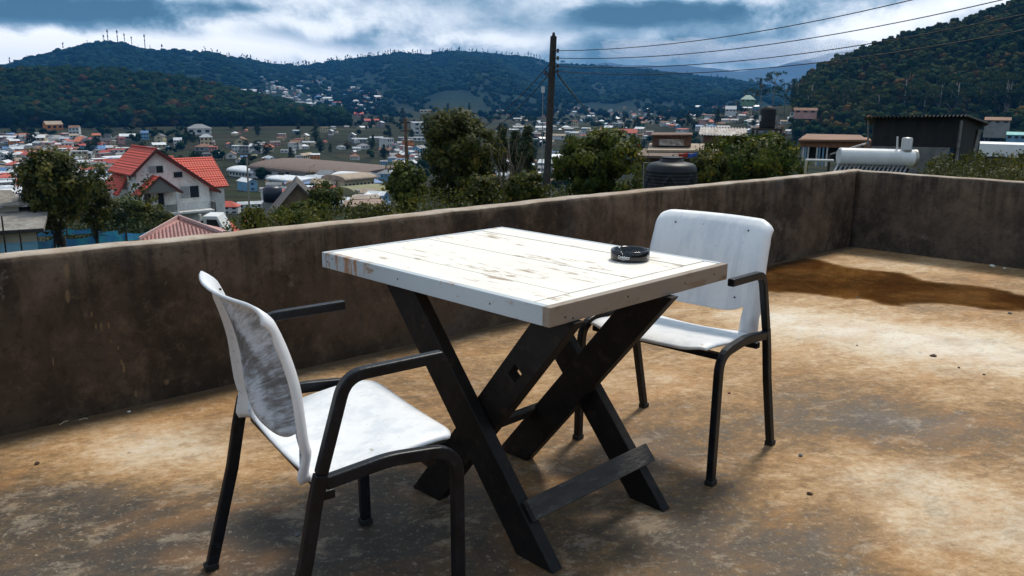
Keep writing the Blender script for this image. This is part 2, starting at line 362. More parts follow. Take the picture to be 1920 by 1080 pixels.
M = {}
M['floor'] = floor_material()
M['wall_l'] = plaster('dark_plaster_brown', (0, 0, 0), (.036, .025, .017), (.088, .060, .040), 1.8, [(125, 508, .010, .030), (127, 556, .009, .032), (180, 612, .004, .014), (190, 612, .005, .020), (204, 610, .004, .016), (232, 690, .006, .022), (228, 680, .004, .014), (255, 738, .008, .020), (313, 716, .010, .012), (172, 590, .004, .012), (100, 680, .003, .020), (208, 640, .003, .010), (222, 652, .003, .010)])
M['wall_r'] = plaster('dark_plaster_grey', (20, 5, 3), (.040, .033, .028), (.085, .066, .050), 1.7)
M['table_white'] = paint_white('table_white_paint', .022, (.30, .20, .11), 1., (.35, 1.6, 1.6), .5, (.84, .79, .70))
M['edge_shade_blue'] = paint_white('table_edge_paint_cool_shade', .01, (.30, .18, .10), 1.2, (.3, 1, 1), .55, (.42, .47, .50))  # edge paint with the cool shade of that side put into its colour
M['edge_shade_brown'] = paint_white('table_edge_paint_worn_shade', .085, (.20, .13, .08), 1.2, (1, .3, 1), .6, (.25, .20, .155))  # worn edge paint, its base colour darkened for the shaded side
M['shell'] = paint_white('shell_white_paint', -.02, (.34, .30, .25), 1.3, (1, 1, 1), .42, (.78, .79, .80), streak=.45)

def edge_rust():
    m = M['edge_shade_blue'].copy(); m.name = 'table_edge_paint_rusty'; t = NT(m.node_tree); b = t.n['Principled BSDF']
    src = b.inputs['Base Color'].links[0].from_socket
    g = t.new('ShaderNodeTexCoord').outputs['Object']; x = t.xyz(g)
    zone = t.step(x[0], -.20, -.48)
    drip = t.noise(t.mapping(g, (34, 1, 5)), 1., 5, .65, .2)
    mk = t.step(t.m('ADD', drip, t.m('MULTIPLY', zone, .13)), .60, .64)
    mk = t.m('MULTIPLY', mk, t.step(zone, .03, .3))
    t.put(b.inputs['Base Color'], t.mix(t.m('MULTIPLY', mk, .85), src, t.mix(drip, (.20, .07, .02), (.42, .20, .07)))); return m
M['edge_rust'] = edge_rust()
def shell_back():
    m = bpy.data.materials.new('shell_brushed_paint'); m.use_nodes = True; t = NT(m.node_tree); b = t.n['Principled BSDF']
    co = t.new('ShaderNodeTexCoord').outputs['Object']
    arc = t.mapping(co, (1, 1, 1), (R(24), 0, 0)); v = t.mapping(arc, (1, 1.1, 9))
    a = t.noise(v, 5., 7, .65, .9); f = t.noise(t.mapping(arc, (1, 3, 34)), 5., 5, .7, .5); big = t.noise(co, 4.2, 3, .5, .5)
    mk = t.m('ADD', t.m('MULTIPLY', a, .55), t.m('MULTIPLY', f, .45)); mk = t.m('ADD', mk, t.m('MULTIPLY', t.m('SUBTRACT', big, .5), .9))
    col = t.ramp(mk, [(.36, (.11, .125, .14)), (.45, (.20, .225, .25)), (.53, (.38, .45, .53)), (.63, (.62, .71, .82))])
    # the rolled rim has a paler, speckled tone
    y = t.m('ABSOLUTE', t.xyz(co)[1]); rim = t.step(y, .208, .216)
    sp = t.step(t.noise(co, 90, 3, .6), .62, .70); rimc = t.mix(t.m('MULTIPLY', sp, .5), (.66, .655, .64), (.30, .28, .26))
    col = t.mix(rim, col, rimc)
    t.put(b.inputs['Base Color'], col); b.inputs['Roughness'].default_value = .5
    t.put(b.inputs['Normal'], t.bump(f, .15, .003)); return m
M['shell_back'] = shell_back()
M['black_metal'] = mat('black_painted_steel', (.004, .005, .007), (.008, .010, .014), 14, .40, .08, 90, c3=(.014, .018, .025), spec=.22)
M['rubber'] = mat('black_rubber', (.008, .008, .008), rough=.7)
M['black_wood'] = mat('black_stained_wood', (.0045, .004, .004), (.011, .009, .008), 9, .6, .35, 30, c3=(.026, .018, .013), spec=.25, stretch=(1, 1, 1))
M['worn_wood'] = mat('worn_dark_wood', (.018, .016, .015), (.042, .038, .035), 8, .7, .5, 60, c3=(.08, .07, .062), stretch=(2, .6, 2))
M['nail'] = mat('rusty_nail', (.03, .015, .01), rough=.8)
M['glass_black'] = mat('black_glazed_ceramic', (.006, .006, .007), rough=.12, spec=.6)
M['print'] = mat('white_print', (.78, .78, .78), rough=.4)

# ------------------------------------------------------------------ terrace
def terrace():
    m = MB(); a = CORNER + E1 * 0.0; n = 1
    P = [CORNER, CORNER + E1 * 14, CORNER + E1 * 14 + E2 * 12, CORNER + E2 * 12]
    m.add([tuple(p) for p in P] + [(p.x, p.y, -.25) for p in P], [(0, 1, 2, 3), (7, 6, 5, 4), (0, 4, 5, 1), (1, 5, 6, 2), (2, 6, 7, 3), (3, 7, 4, 0)])
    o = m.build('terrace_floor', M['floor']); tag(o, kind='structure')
    # building that carries the terrace
    b = MB(); c = CORNER + E1 * 7 + E2 * 6
    b.box((c.x, c.y, -.26 - 4.5), (14.2, 12.2, 9), 0, rz=math.atan2(E1.y, E1.x))
    t = b.build('terrace_building', M['wall_r']); tag(t, 'plastered building under the open terrace with the table and chairs', 'building')
def wall(name, label, start, direction, length, inward, mt, h=.675, th=.13, seedv=0):
    rng = np.random.default_rng(seedv); nx = int(length / .06); rows = 9
    m = MB(); out = -inward
    # irregular hand-plastered section: inner face rows, rounded coping, outer face
    sec = [(0, 0), (0, .15), (0, .3), (0, .45), (.0, .58), (0, .65), (.008, .668), (.02, .675), (.05, .677), (.085, .676), (.115, .672), (.127, .66), (.13, .60), (.13, -.6)]
    ph = rng.uniform(0, 6, 12)
    for i in range(nx + 1):
        s = length * i / nx
        wob = .0030 * math.sin(s * 2 + ph[0]) + .0012 * math.sin(s * 13 + ph[1]) + .0010 * math.sin(s * 37 + ph[2])
        hz = .005 * math.sin(s * 1.3 + ph[3]) + .0014 * math.sin(s * 7.1 + ph[4]) + .0012 * math.sin(s * 19 + ph[5])
        for k, (o_, z) in enumerate(sec):
            f = 1 if z > .5 else .3
            q = start + direction * s + out * (o_ + wob * f + (rng.normal() * .0012 if 4 < k < 12 else 0))
            m.v.append((q.x, q.y, (z + hz * (z / .675 if z > 0 else 0)) * h / .675 if z > 0 else z))
    K = len(sec)
    for i in range(nx):
        for k in range(K - 1):
            m.f.append((i * K + k, (i + 1) * K + k, (i + 1) * K + k + 1, i * K + k + 1)); m.m.append(0)
    m.f.append(tuple(range(K))); m.m.append(0); m.f.append(tuple(nx * K + k for k in range(K))); m.m.append(0)
    o = m.build(name, mt, smooth=True); tag(o, label, 'wall')
    return o
terrace()
in1 = Vector((E1.y, -E1.x, 0)); in1 = in1 if in1.dot(E2) > 0 else -in1
in2 = Vector((E2.y, -E2.x, 0)); in2 = in2 if in2.dot(E1) > 0 else -in2
wall('parapet_wall', 'long dark brown plastered parapet wall running behind the table and chairs', CORNER - E1 * .13, E1, 14, in1, M['wall_l'], seedv=3)
wall('parapet_wall', 'short dark stained parapet wall on the right beyond the puddle', CORNER + E2 * .002, E2, 12, in2, M['wall_r'], seedv=5, h=.668)

# puddle: a thin film of brown water
def puddle():
    m = bpy.data.materials.new('puddle_water'); m.use_nodes = True; t = NT(m.node_tree); t.n.remove(t.n['Principled BSDF'])
    co = t.new('ShaderNodeTexCoord').outputs['Object']
    tr = t.new('ShaderNodeBsdfTransparent'); n = t.noise(t.mapping(co, (1, 1, 1), (0, 0, R(20))), 2.4, 5, .6, .6)
    dp = t.new('ShaderNodeAttribute', attribute_name='tint').outputs['Fac']
    ed = t.step(t.m('ADD', dp, t.m('MULTIPLY', t.m('SUBTRACT', t.noise(co, 7., 6, .7), .5), .5)), .02, .55)
    t.put(tr.inputs[0], t.mix(ed, (1, 1, 1), t.mix(t.step(n, .35, .65), (.42, .33, .20), (.64, .54, .37))))
    gl = t.new('ShaderNodeBsdfGlossy'); gl.inputs['Roughness'].default_value = .03
    t.put(gl.inputs['Normal'], t.bump(t.noise(t.mapping(co, (3, 9, 1), (0, 0, R(15))), 2., 3, .5), .05, .01))
    fr = t.new('ShaderNodeFresnel'); fr.inputs[0].default_value = 1.33
    mx = t.new('ShaderNodeMixShader'); t.put(mx.inputs[0], t.m('MULTIPLY', fr.outputs[0], t.step(dp, .03, .3))); t.l.new(tr.outputs[0], mx.inputs[1]); t.l.new(gl.outputs[0], mx.inputs[2])
    t.l.new(mx.outputs[0], t.n['Material Output'].inputs[0])
    out = [(1390, 543), (1450, 550), (1500, 551), (1545, 556), (1590, 563), (1620, 563), (1650, 572), (1690, 576), (1730, 571), (1790, 573), (1860, 583), (1930, 585), (2040, 588), (2030, 560), (1930, 553), (1900, 546), (1860, 538), (1800, 531), (1740, 525), (1700, 512), (1650, 506), (1590, 499), (1545, 487), (1500, 483), (1470, 490), (1440, 497), (1400, 507), (1370, 515), (1350, 528)]
    P = [flat(x, y, .0035) for x, y in out]; N = len(P); Q = []
    for i in range(N):                                  # Catmull-Rom outline with small wobble
        p0, p1, p2, p3 = P[i - 1], P[i], P[(i + 1) % N], P[(i + 2) % N]
        for k in range(8):
            u = k / 8; q = .5 * ((2 * p1) + (p2 - p0) * u + (2 * p0 - 5 * p1 + 4 * p2 - p3) * u * u + (3 * p1 - p0 - 3 * p2 + p3) * u ** 3)
            Q.append((q.x + random.gauss(0, .004), q.y + random.gauss(0, .004), .0035))
    A = np.array([(q[0], q[1]) for q in Q]); B = np.roll(A, -1, 0); stp = .022
    gx = np.arange(A[:, 0].min(), A[:, 0].max() + stp, stp); gy = np.arange(A[:, 1].min(), A[:, 1].max() + stp, stp); X, Y = np.meshgrid(gx, gy, indexing='ij'); PX = np.stack([X.ravel(), Y.ravel()], 1)
    dmin = np.full(len(PX), 9.); ins = np.zeros(len(PX), bool)
    for a, b in zip(A, B):
        ab = b - a; u = np.clip(((PX - a) @ ab) / max(ab @ ab, 1e-12), 0, 1); dmin = np.minimum(dmin, np.hypot(*(PX - a - u[:, None] * ab).T))
        cond = (a[1] > PX[:, 1]) != (b[1] > PX[:, 1]); xi = a[0] + (PX[:, 1] - a[1]) * (b[0] - a[0]) / (b[1] - a[1] + 1e-12); ins ^= cond & (PX[:, 0] < xi)
    dep = np.where(ins, dmin, -dmin); nx_, ny_ = X.shape; ids = np.arange(nx_ * ny_).reshape(nx_, ny_)
    cells = np.stack([ids[:-1, :-1], ids[1:, :-1], ids[1:, 1:], ids[:-1, 1:]], -1).reshape(-1, 4); cells = cells[(dep[cells] > 0).any(1)]
    used = np.unique(cells); mp = np.zeros(nx_ * ny_, int); mp[used] = np.arange(len(used))
    o = npmesh('puddle', np.stack([PX[used, 0], PX[used, 1], np.full(len(used), .0035)], 1), mp[cells], m, None, np.clip(dep[used] / .16, 0, 1)); tag(o, kind='structure')
puddle()

# ------------------------------------------------------------------ table
TX, TY, TA = .025, 2.625, -.783
def table():
    t = thing('wooden_table', 'square white painted plank table on crossed black wooden legs between the two chairs', 'table', (TX, TY, 0), TA)
    hx, hy, zt = .514, .42, .75
    top_m = [M['table_white']]
    # planks run along x
    x0, x1 = -hx + .024, hx - .075
    ys = [-hy + .0225, -.262, -.128, .012, .146, .285, .385 + .0125]; zz = (0, .0006, -.0004, .0008, -.0002, .0012)
    for i in range(6):
        g = .0016 if i != 5 else .0035
        m = MB(); a = ys[i] + (.0010 if i else .0008) + (.003 if i == 5 else 0); b = ys[i + 1] - (.0008 if i < 5 else .0008)
        if i == 5: b = hy - .0225
        m.box(((x0 + x1) / 2, (a + b) / 2, zt - .011 + zz[i]), (x1 - x0 - .003, b - a, .022))
        m.build('plank', top_m, t, bevel=.0018)
    m = MB(); m.box((hx - .0225 - .026, 0, zt - .0112), (.047, 2 * hy - .046, .022)); m.build('end_board', top_m, t, bevel=.002)
    eh = .052
    def edge(c, sz, ms, nm='edging'):
        m = MB(); m.box(c, sz); return m.build(nm, ms, t, bevel=.0025)
    edge((-.0, -hy + .011, zt - eh / 2 + .001), (2 * hx - .045, .022, eh), M['edge_rust'])
    edge((0, hy - .011, zt - eh / 2 + .001), (2 * hx - .045, .022, eh), M['edge_shade_blue'])
    edge((hx - .011, 0, zt - eh / 2 + .0005), (.022, 2 * hy, eh), M['edge_shade_brown'])
    edge((-hx + .011, 0, zt - eh / 2 + .0005), (.022, 2 * hy, eh), M['edge_shade_blue'])
    # dark battens below the planks
    for x in (-.30, .34):
        m = MB(); m.box((x, 0, zt - .0355), (.07, 2 * hy - .048, .026)); m.build('batten', M['black_wood'], t)
    def leg(xa, xb, y0, y1, wdt, hole=None, ztop=.698, cut=None):
        """plank from (xa, top) to (xb, floor) in the plane y0..y1"""
        d = Vector((xb - xa, 0, -ztop)); L = d.length; d.normalize(); n = Vector((-d.z, 0, d.x)) * (wdt / 2)
        # foot cut square to the plank, one corner on the floor
        A = Vector((xa, 0, ztop)); B = Vector((xb, 0, 0))
        B2 = B + Vector((0, 0, .0005))
        # top cut level under the table
        k = n.z / d.z
        c = [A + n - d * k, A - n + d * k, B2 - n + d * k, B2 + n - d * k]
        m = MB()
        if hole is None:
            m.prism([(p.x, p.z) for p in c], y0, y1)
        else:
            ht, hs = hole                                # along-plank position and half size
            h = [A + d * (L * ht) + n * a * (hs / (wdt / 2)) + d * b * hs * 1.25 for a, b in ((1, -1), (-1, -1), (-1, 1), (1, 1))]
            vs = []
            for y in (y0, y1):
                for p in c + h: vs.append((p.x, y, p.z))
            fs = []
            for i in range(4):
                j = (i + 1) % 4
                fs += [(i, j, 4 + j, 4 + i), (8 + j, 8 + i, 12 + i, 12 + j), (i, 8 + i, 8 + j, j), (4 + j, 12 + j, 12 + i, 4 + i)]
            m.add(vs, fs)
        return m.build('leg', M['black_wood'], t, bevel=.003)
    leg(-.150, .444, -.384, -.342, .106)                 # near outer plank
    leg(.462, -.086, -.338, -.298, .104, hole=(.27, .017))
    leg(.468, -.104, .076, .114, .110)
    leg(-.145, .458, .118, .156, .100)
    d = Vector((.607, 0, -.698)).normalized(); nn = Vector((-d.z, 0, d.x))
    # stretchers nailed across the feet
    m = MB(); p = Vector((.452, 0, 0)) - d * .135 + nn * (.0525 + .0115)
    m.bar((p.x, -.372, p.z), (p.x, .185, p.z), .062, .021, side=d); m.build('stretcher', M['worn_wood'], t, bevel=.002)
    d2 = Vector((-.57, 0, -.698)).normalized(); n2 = Vector((d2.z, 0, -d2.x))
    m = MB(); p = Vector((-.09, 0, 0)) - d2 * .20 + n2 * (.0535 + .0115)
    m.bar((p.x, -.425, p.z), (p.x, .125, p.z), .055, .021, side=d2); m.build('stretcher', M['worn_wood'], t, bevel=.002)
    # nail heads on the edging
    for y, z in ((-.36, .716), (-.33, .708), (-.1, .727), (.18, .722), (.34, .727), (.4, .71)):
        m = MB(); m.box((hx + .0004, y, z), (.0012, .0045, .0045)); m.build('nail_head', M['nail'], t)
    for x, z in ((-.48, .722), (-.45, .735), (-.1, .725), (.3, .722)): m = MB(); m.box((x, -hy - .0004, z), (.0042, .0012, .0042)); m.build('nail_head', M['nail'], t)
    return t
table()

def ashtray():
    p = flat(1181, 486, .7515)
    t = thing('ashtray', 'round black ashtray with white lettering on the white table', 'ashtray', (p.x, p.y, .7516), math.atan2(-p.y, -p.x))
    r, h = .0625, .034
    prof = [(.001, 0), (r - .004, 0), (r - .001, .002), (r, .006), (r, h - .004), (r - .002, h - .0008), (r - .0045, h), (r - .009, h - .0015), (r - .0115, h - .006), (r - .014, .010), (r - .02, .006), (.001, .005)]
    n = 96; mb = MB()
    notches = [R(-22 + 0), R(98), R(218)]
    b = 0
    for rr, z in prof:
        for k in range(n):
            a = 2 * math.pi * k / n; zz = z
            for q in notches:
                dd = abs((a - q + math.pi) % (2 * math.pi) - math.pi) * r
                if dd < .0065 and z > .02: zz = min(z, h - .0095 + .0095 * (dd / .0065) ** 2 - (h - z) * .2)
            mb.v.append((rr * math.cos(a), rr * math.sin(a), zz))
    for i in range(len(prof) - 1):
        for k in range(n):
            k2 = (k + 1) % n; mb.f.append((i * n + k, i * n + k2, (i + 1) * n + k2, (i + 1) * n + k)); mb.m.append(0)
    mb.f.append(tuple(range(n))); mb.m.append(0); mb.f.append(tuple((len(prof) - 1) * n + k for k in range(n))); mb.m.append(0)
    mb.build('bowl', M['glass_black'], t, smooth=True)
    def text(ang):
        cu = bpy.data.curves.new('lettering', 'FONT'); cu.body = 'Carlsberg'; cu.size = .0118; cu.shear = .25; cu.offset = .00018; cu.align_x = 'CENTER'; cu.space_character = .86
        to = bpy.data.objects.new('lettering_source', cu); COL.objects.link(to)
        dg = bpy.context.evaluated_depsgraph_get(); me = bpy.data.meshes.new_from_object(to.evaluated_get(dg)); bpy.data.objects.remove(to)
        import bmesh
        bm = bmesh.new(); bm.from_mesh(me)
        bmesh.ops.subdivide_edges(bm, edges=[e for e in bm.edges if e.calc_length() > .002], cuts=1)
        # underline swash as on the printed mark
        for i in range(10):
            x0, x1 = -.018 + i * .0036, -.018 + (i + 1) * .0036
            f = lambda x: -.0028 - .0012 * math.cos(x * 170)
            if x0 > .013: continue
            w_ = .0006
            vs = [bm.verts.new(v) for v in ((x0, f(x0) - w_, 0), (x1, f(x1) - w_, 0), (x1, f(x1) + w_, 0), (x0, f(x0) + w_, 0))]
            bm.faces.new(vs)
        for v in bm.verts:
            a = ang + v.co.x / r; z = v.co.y + .0125; v.co = ((r + .0005) * math.cos(a), (r + .0005) * math.sin(a), z)
        bm.to_mesh(me); bm.free(); me.materials.clear(); me.materials.append(M['print'])
        link(bpy.data.objects.new('lettering', me), t)
    text(R(-20)); text(R(75))
    return t
ashtray()

# ------------------------------------------------------------------ chairs
def fillet(pts, rads, seg=7):
    out = [Vector(pts[0])]
    for i in range(1, len(pts) - 1):
        p = Vector(pts[i]); a = (Vector(pts[i - 1]) - p); b = (Vector(pts[i + 1]) - p); r = rads[i - 1]
        if not r: out.append(p); continue
        ang = a.angle(b) / 2; d = min(r / math.tan(ang), a.length * .48, b.length * .48); s = p + a.normalized() * d; e = p + b.normalized() * d
        for k in range(seg + 1):
            u = k / seg; out.append((1 - u) ** 2 * s + 2 * u * (1 - u) * p + u * u * e)
    out.append(Vector(pts[-1])); return out
def sweep(mb, path, th, wd, y):
    """rectangular tube following a path in the x-z plane"""
    n = len(path); b = len(mb.v)
    for i, p in enumerate(path):
        t = (path[min(i + 1, n - 1)] - path[max(i - 1, 0)]).normalized(); nn = Vector((-t.y, t.x))
        for sy, sn in ((-1, -1), (1, -1), (1, 1), (-1, 1)):
            q = p + nn * sn * th / 2; mb.v.append((q.x, y + sy * wd / 2, q.y))
    for i in range(n - 1):
        for k in range(4):
            k2 = (k + 1) % 4; mb.f.append((b + 4 * i + k, b + 4 * i + k2, b + 4 * i + 4 + k2, b + 4 * i + 4 + k)); mb.m.append(0)
    mb.f.append((b + 3, b + 2, b + 1, b)); mb.m.append(0); e = b + 4 * (n - 1); mb.f.append((e, e + 1, e + 2, e + 3)); mb.m.append(0)
def interp(x, xs, ys): return float(np.interp(x, xs, ys))
def smoothtab(xs, ys):
    from math import floor
    def f(x):
        i = max(0, min(len(xs) - 2, int(np.searchsorted(xs, x) - 1))); u = (x - xs[i]) / (xs[i + 1] - xs[i])
        def m_(j):
            a = max(0, j - 1); b = min(len(xs) - 1, j + 1); return (ys[b] - ys[a]) / (xs[b] - xs[a])
        hh = xs[i + 1] - xs[i]; return (2 * u ** 3 - 3 * u * u + 1) * ys[i] + (u ** 3 - 2 * u * u + u) * hh * m_(i) + (-2 * u ** 3 + 3 * u * u) * ys[i + 1] + (u ** 3 - u * u) * hh * m_(i + 1)
    return f
def grid_shell(name, fn, us, vs, mats, parent, keep=None, th=.007):
    V = []; Fc = []
    nu, nv = len(us), len(vs)
    for u in us:
        for v in vs: V.append(fn(u, v))
    for i in range(nu - 1):
        for j in range(nv - 1): Fc.append((i * nv + j, i * nv + j + 1, (i + 1) * nv + j + 1, (i + 1) * nv + j))
    return V, Fc
def make_chair(label):
    t = thing('armchair', label, 'chair', group='white shell armchairs at the table')
    SY = .279; W_, T_ = .024, .030
    for s in (-1, 1):
        y = s * SY
        m = MB(); sweep(m, fillet([(.186, .686), (-.045, .680), (-.108, .474)], [.06]), T_ * .86, W_, y)
        m.build('armrest', M['black_metal'], t, smooth=False, bevel=.004)
        m = MB(); sweep(m, [Vector((-.108, .474)), Vector((-.125, .405)), Vector((-.150, .28)), Vector((-.222, .012))], T_, W_, y)
        rl = m.build('rear_leg', M['black_metal'], t, bevel=.004)
        m = MB(); m.box((-.224, y, .009), (.036, .030, .018)); m.build('foot_cap', M['rubber'], rl, bevel=.003)
        m = MB(); sweep(m, fillet([(.228, .012), (.224, .452), (.05, .468), (-.10, .452)], [.075, .3]), T_, W_, y - s * .0005)
        fl = m.build('front_leg', M['black_metal'], t, bevel=.004)
        m = MB(); m.box((.228, y, .009), (.036, .030, .018)); m.build('foot_cap', M['rubber'], fl, bevel=.003)
    for x, z in ((-.085, .414), (.165, .428)):
        m = MB(); m.box((x, 0, z), (.026, 2 * SY - W_ - .001, .022)); m.build('crossbar', M['black_metal'], t, bevel=.003)
    # seat: one curved sheet with rolled sides and front lip
    pz = smoothtab([-.135, -.10, -.02, .08, .17, .225, .262], [.447, .446, .449, .463, .474, .472, .458])
    def seat(u, v):
        av = abs(v); x = -.112 + u * .369
        hw = .222 + .022 * math.sin(math.pi * min(1, max(0, u)) * .8)
        e = max(0, (av - .86) / .14)
        y = math.copysign(hw * (av if av < .86 else .86 + .14 * math.sin(e * 1.35) / 1.0), v)
        # rounded front corners
        fx = max(0, u - .80) / .20; x -= .028 * fx * max(0, (av - .60) / .40) ** 2.2
        # rear edge curved
        rx = max(0, .12 - u) / .12; x += .020 * rx * av ** 2 * 0
        z = pz(x) - .014 * (1 - av * av) * (1 - .5 * u) - .012 * e * e
        return (x, y, z)
    us = np.linspace(0, 1, 34); vs = np.linspace(-1, 1, 41)
    V, Fc = grid_shell('seat', seat, us, vs, None, t)
    m = MB(); m.v = V; m.f = Fc; m.m = [0] * len(Fc)
    o = m.build('seat', [M['shell']], t, smooth=True)
    md = o.modifiers.new('solid', 'SOLIDIFY'); md.thickness = .007; md.offset = 0
    # backrest: panel with lumbar curve, rim rolled to the rear, side strips running down to the seat, gap in between
    px = smoothtab([.43, .47, .52, .58, .66, .74, .80, .84], [-.108, -.124, -.140, -.147, -.155, -.175, -.199, -.222])
    topz = lambda av: .840 - .034 * max(0, (av - .74) / .26) ** 2.8
    botz = lambda av: .502 + .042 * min(1, av / .80) ** 4
    def back(h, v):
        av = abs(v); hw = .242 - .010 * max(0, (h - .60) / .24) - .012 * max(0, (.54 - h) / .1)
        e = max(0, (av - .88) / .12)
        y = math.copysign(hw * (av if av < .88 else .88 + .12 * math.sin(min(1.45, e * 1.45))), v)
        x = px(h) - .006 + .044 * av ** 2 * (1 if h > .5 else max(.3, (h - .43) / .07))
        x -= .034 * e ** 1.7 * (1 - .55 * min(1, max(0, (h - .76) / .07))) * (1 if h < .8 else 1) 
        tz = topz(av); k = max(0, (h - (tz - .03)) / .03); x -= .016 * k * k
        return (x, y, h)
    V = []; Fc = []; vs = np.concatenate([np.linspace(-1, -.82, 9), np.linspace(-.80, .80, 39), np.linspace(.82, 1, 9)]); nv = len(vs); NU = 34
    for i in range(NU + 1):
        for v in vs:
            av = abs(v); b = botz(av); h = b + (topz(av) - b) * i / NU; V.append(back(h, v))
    for i in range(NU):
        for j in range(nv - 1): Fc.append((i * nv + j, i * nv + j + 1, (i + 1) * nv + j + 1, (i + 1) * nv + j))
    cols = [list(range(0, 11)), list(range(nv - 11, nv))]
    for cs in cols:
        prev = cs
        for k in range(1, 9):
            row = []
            for j in cs:
                b0 = botz(abs(vs[j])); h = b0 + (.436 - b0) * k / 8; xyz = back(h, vs[j])
                row.append(len(V)); V.append(xyz)
            for a in range(len(cs) - 1): Fc.append((row[a], row[a + 1], prev[a + 1], prev[a]))
            prev = row
    m = MB(); m.v = V; m.f = Fc; m.m = [0] * len(Fc)
    o = m.build('backrest', [M['shell'], M['shell_back']], t, smooth=True)
    me = o.data; fn_ = sum((p.normal.x for p in me.polygons)) 
    if fn_ < 0: me.flip_normals()
    md = o.modifiers.new('solid', 'SOLIDIFY'); md.thickness = .007; md.offset = 0; md.material_offset = 1; md.material_offset_rim = 0
    # screw heads on the panel
    for y, z in ((-.15, .80), (.15, .80), (-.14, .56), (.14, .56)):
        x = back(z, y / .21)[0]; m = MB()
        m.tube([(x - .0055, y, z), (x + .0048, y, z)], .0028, 10); m.build('screw', M['nail'], t)
    return t
ch1 = make_chair('white armchair on the left, seen from behind with its brushed grey backrest towards the viewer')
ch1.location = (-.468, 1.898, 0); ch1.rotation_euler.z = .595
ch2 = copy_tree(ch1); ch2['label'] = 'white armchair on the far right side of the table, seen from the front'
ch2.location = (.616, 2.891, 0); ch2.rotation_euler.z = 3.982

# ================================================================== the valley and hills
AZ = lambda px: azof(px)
def tab(pairs):
    xs = np.array([AZ(p) for p, _ in pairs]); ys = np.array([v for _, v in pairs], float); return lambda a: np.interp(a, xs, ys)
def telev(col, row): return tanel(col, row)
def ridge_tab(pairs): return tab([(p, telev(p, r)) for p, r in pairs])
# far mountain: skyline rows by column
MT = ridge_tab([(-900, 150), (-500, 140), (-200, 150), (0, 126), (50, 111), (100, 98), (160, 84), (200, 77), (240, 78), (270, 88), (300, 93), (350, 95), (400, 99), (430, 106), (470, 111), (520, 122), (560, 124), (600, 119), (650, 112), (700, 105), (750, 99), (800, 101), (850, 96), (900, 99), (960, 104), (1000, 107), (1040, 121), (1100, 122), (1150, 128), (1200, 131), (1260, 139), (1330, 146), (1400, 154), (1450, 165), (1520, 178), (1700, 190), (2100, 200), (2800, 190)])
MTR = tab([(-900, 2600), (300, 2700), (520, 3000), (560, 3050), (900, 3300), (1500, 3600), (2800, 3600)])
LH = ridge_tab([(-900, 120), (-300, 140), (0, 157), (100, 152), (230, 156), (300, 163), (380, 176), (420, 186), (480, 200), (540, 214), (600, 232), (660, 250), (760, 262), (2800, 262)])
RH = ridge_tab([(-900, 260), (1180, 240), (1300, 224), (1400, 205), (1450, 200), (1490, 196), (1530, 168), (1570, 150), (1620, 130), (1700, 106), (1800, 80), (1850, 64), (1900, 46), (1960, 22), (2300, -110), (2900, -160)])
VR = [(100, -14.5), (150, -20), (200, -24), (300, -29), (400, -32), (520, -34), (650, -34.5), (800, -33), (1000, -30), (1300, -24), (1700, -16), (2200, -8), (3000, 5), (4500, 10), (9000, 20), (20000, 60)]
NR = {10: [(-900, -7), (900, -4.5), (1250, -1.6), (1500, -.9), (1700, -.75), (2800, -.6)],
      18: [(-900, -7), (600, -6), (1000, -3.2), (1250, -1.7), (1500, -.9), (1700, -.55), (1920, -.42), (2800, -.3)],
      30: [(-900, -7.5), (600, -6.5), (1000, -4.4), (1250, -3.0), (1500, -1.9), (1700, -1.5), (1920, -1.3), (2800, -1)],
      55: [(-900, -9), (600, -9), (1000, -8), (1400, -5.8), (1700, -4.8), (2800, -4)]}
NRF = {k: tab(v) for k, v in NR.items()}
def smooth(x): x = np.clip(x, 0, 1); return x * x * (3 - 2 * x)
def zfun(a, r):
    a = np.asarray(a, float); r = np.asarray(r, float); a, r = np.broadcast_arrays(a, r)
    ks = sorted(NR); zb = np.interp(r, [v[0] for v in VR], [v[1] for v in VR])
    near = np.zeros_like(r); vals = [NRF[k](a) for k in ks] + [np.full_like(a, -14.5)]; kk = ks + [100]
    lr = np.log(np.maximum(r, 10))
    for i in range(len(kk) - 1):
        u = np.clip((lr - math.log(kk[i])) / (math.log(kk[i + 1]) - math.log(kk[i])), 0, 1); seg = (r >= kk[i]) & (r < kk[i + 1])
        near = np.where(seg, vals[i] * (1 - u) + vals[i + 1] * u, near)
    near = np.where(r < 10, vals[0], near); z = np.where(r < 100, near, zb)
    x = r * np.sin(a); y = r * np.cos(a)
    und = 1.6 * np.sin(x * .021 + 1.3 * np.sin(y * .011)) * np.sin(y * .017 + .7) + 1.1 * np.sin(x * .05 + y * .031)
    z = z + und * smooth((r - 120) / 300) * 1.2
    # left wooded hill
    aa = a
    def ridge(tf, r0, rp, rb, fall, z):
        zp = H + rp * tf(aa); zb_ = z
        up_ = zb_ + (zp - zb_) * smooth((r - r0) / (rp - r0)) ; dn = zb_ + (zp - zb_) * (1 - smooth((r - rp) / fall))
        q = np.where(r < rp, up_, dn); return np.where(zp > zb_, q, z)
    z = np.maximum(z, ridge(LH, 700., 1080., 0, 500., z))
    z = np.maximum(z, ridge(RH, 400., 760., 0, 900., z))
    mr = MTR(aa); zp = H + mr * MT(aa); s0 = 1350.
    k = (r - s0) / (mr - s0); prof = np.clip(k, 0, 1) ** 1.25
    rug = (np.sin(a * 60 + 3 * np.sin(r * .0021)) * .5 + np.sin(a * 137 + r * .004) * .25 + np.sin(a * 23 + r * .0013) * .6) * 16 * smooth(k * 3) * smooth((1 - k) * 2.5)
    m = z + (zp - z) * prof + rug; dn = z + (zp - z) * (1 - smooth((r - mr) / 1500.))
    return np.maximum(z, np.where(r < mr, m, dn))
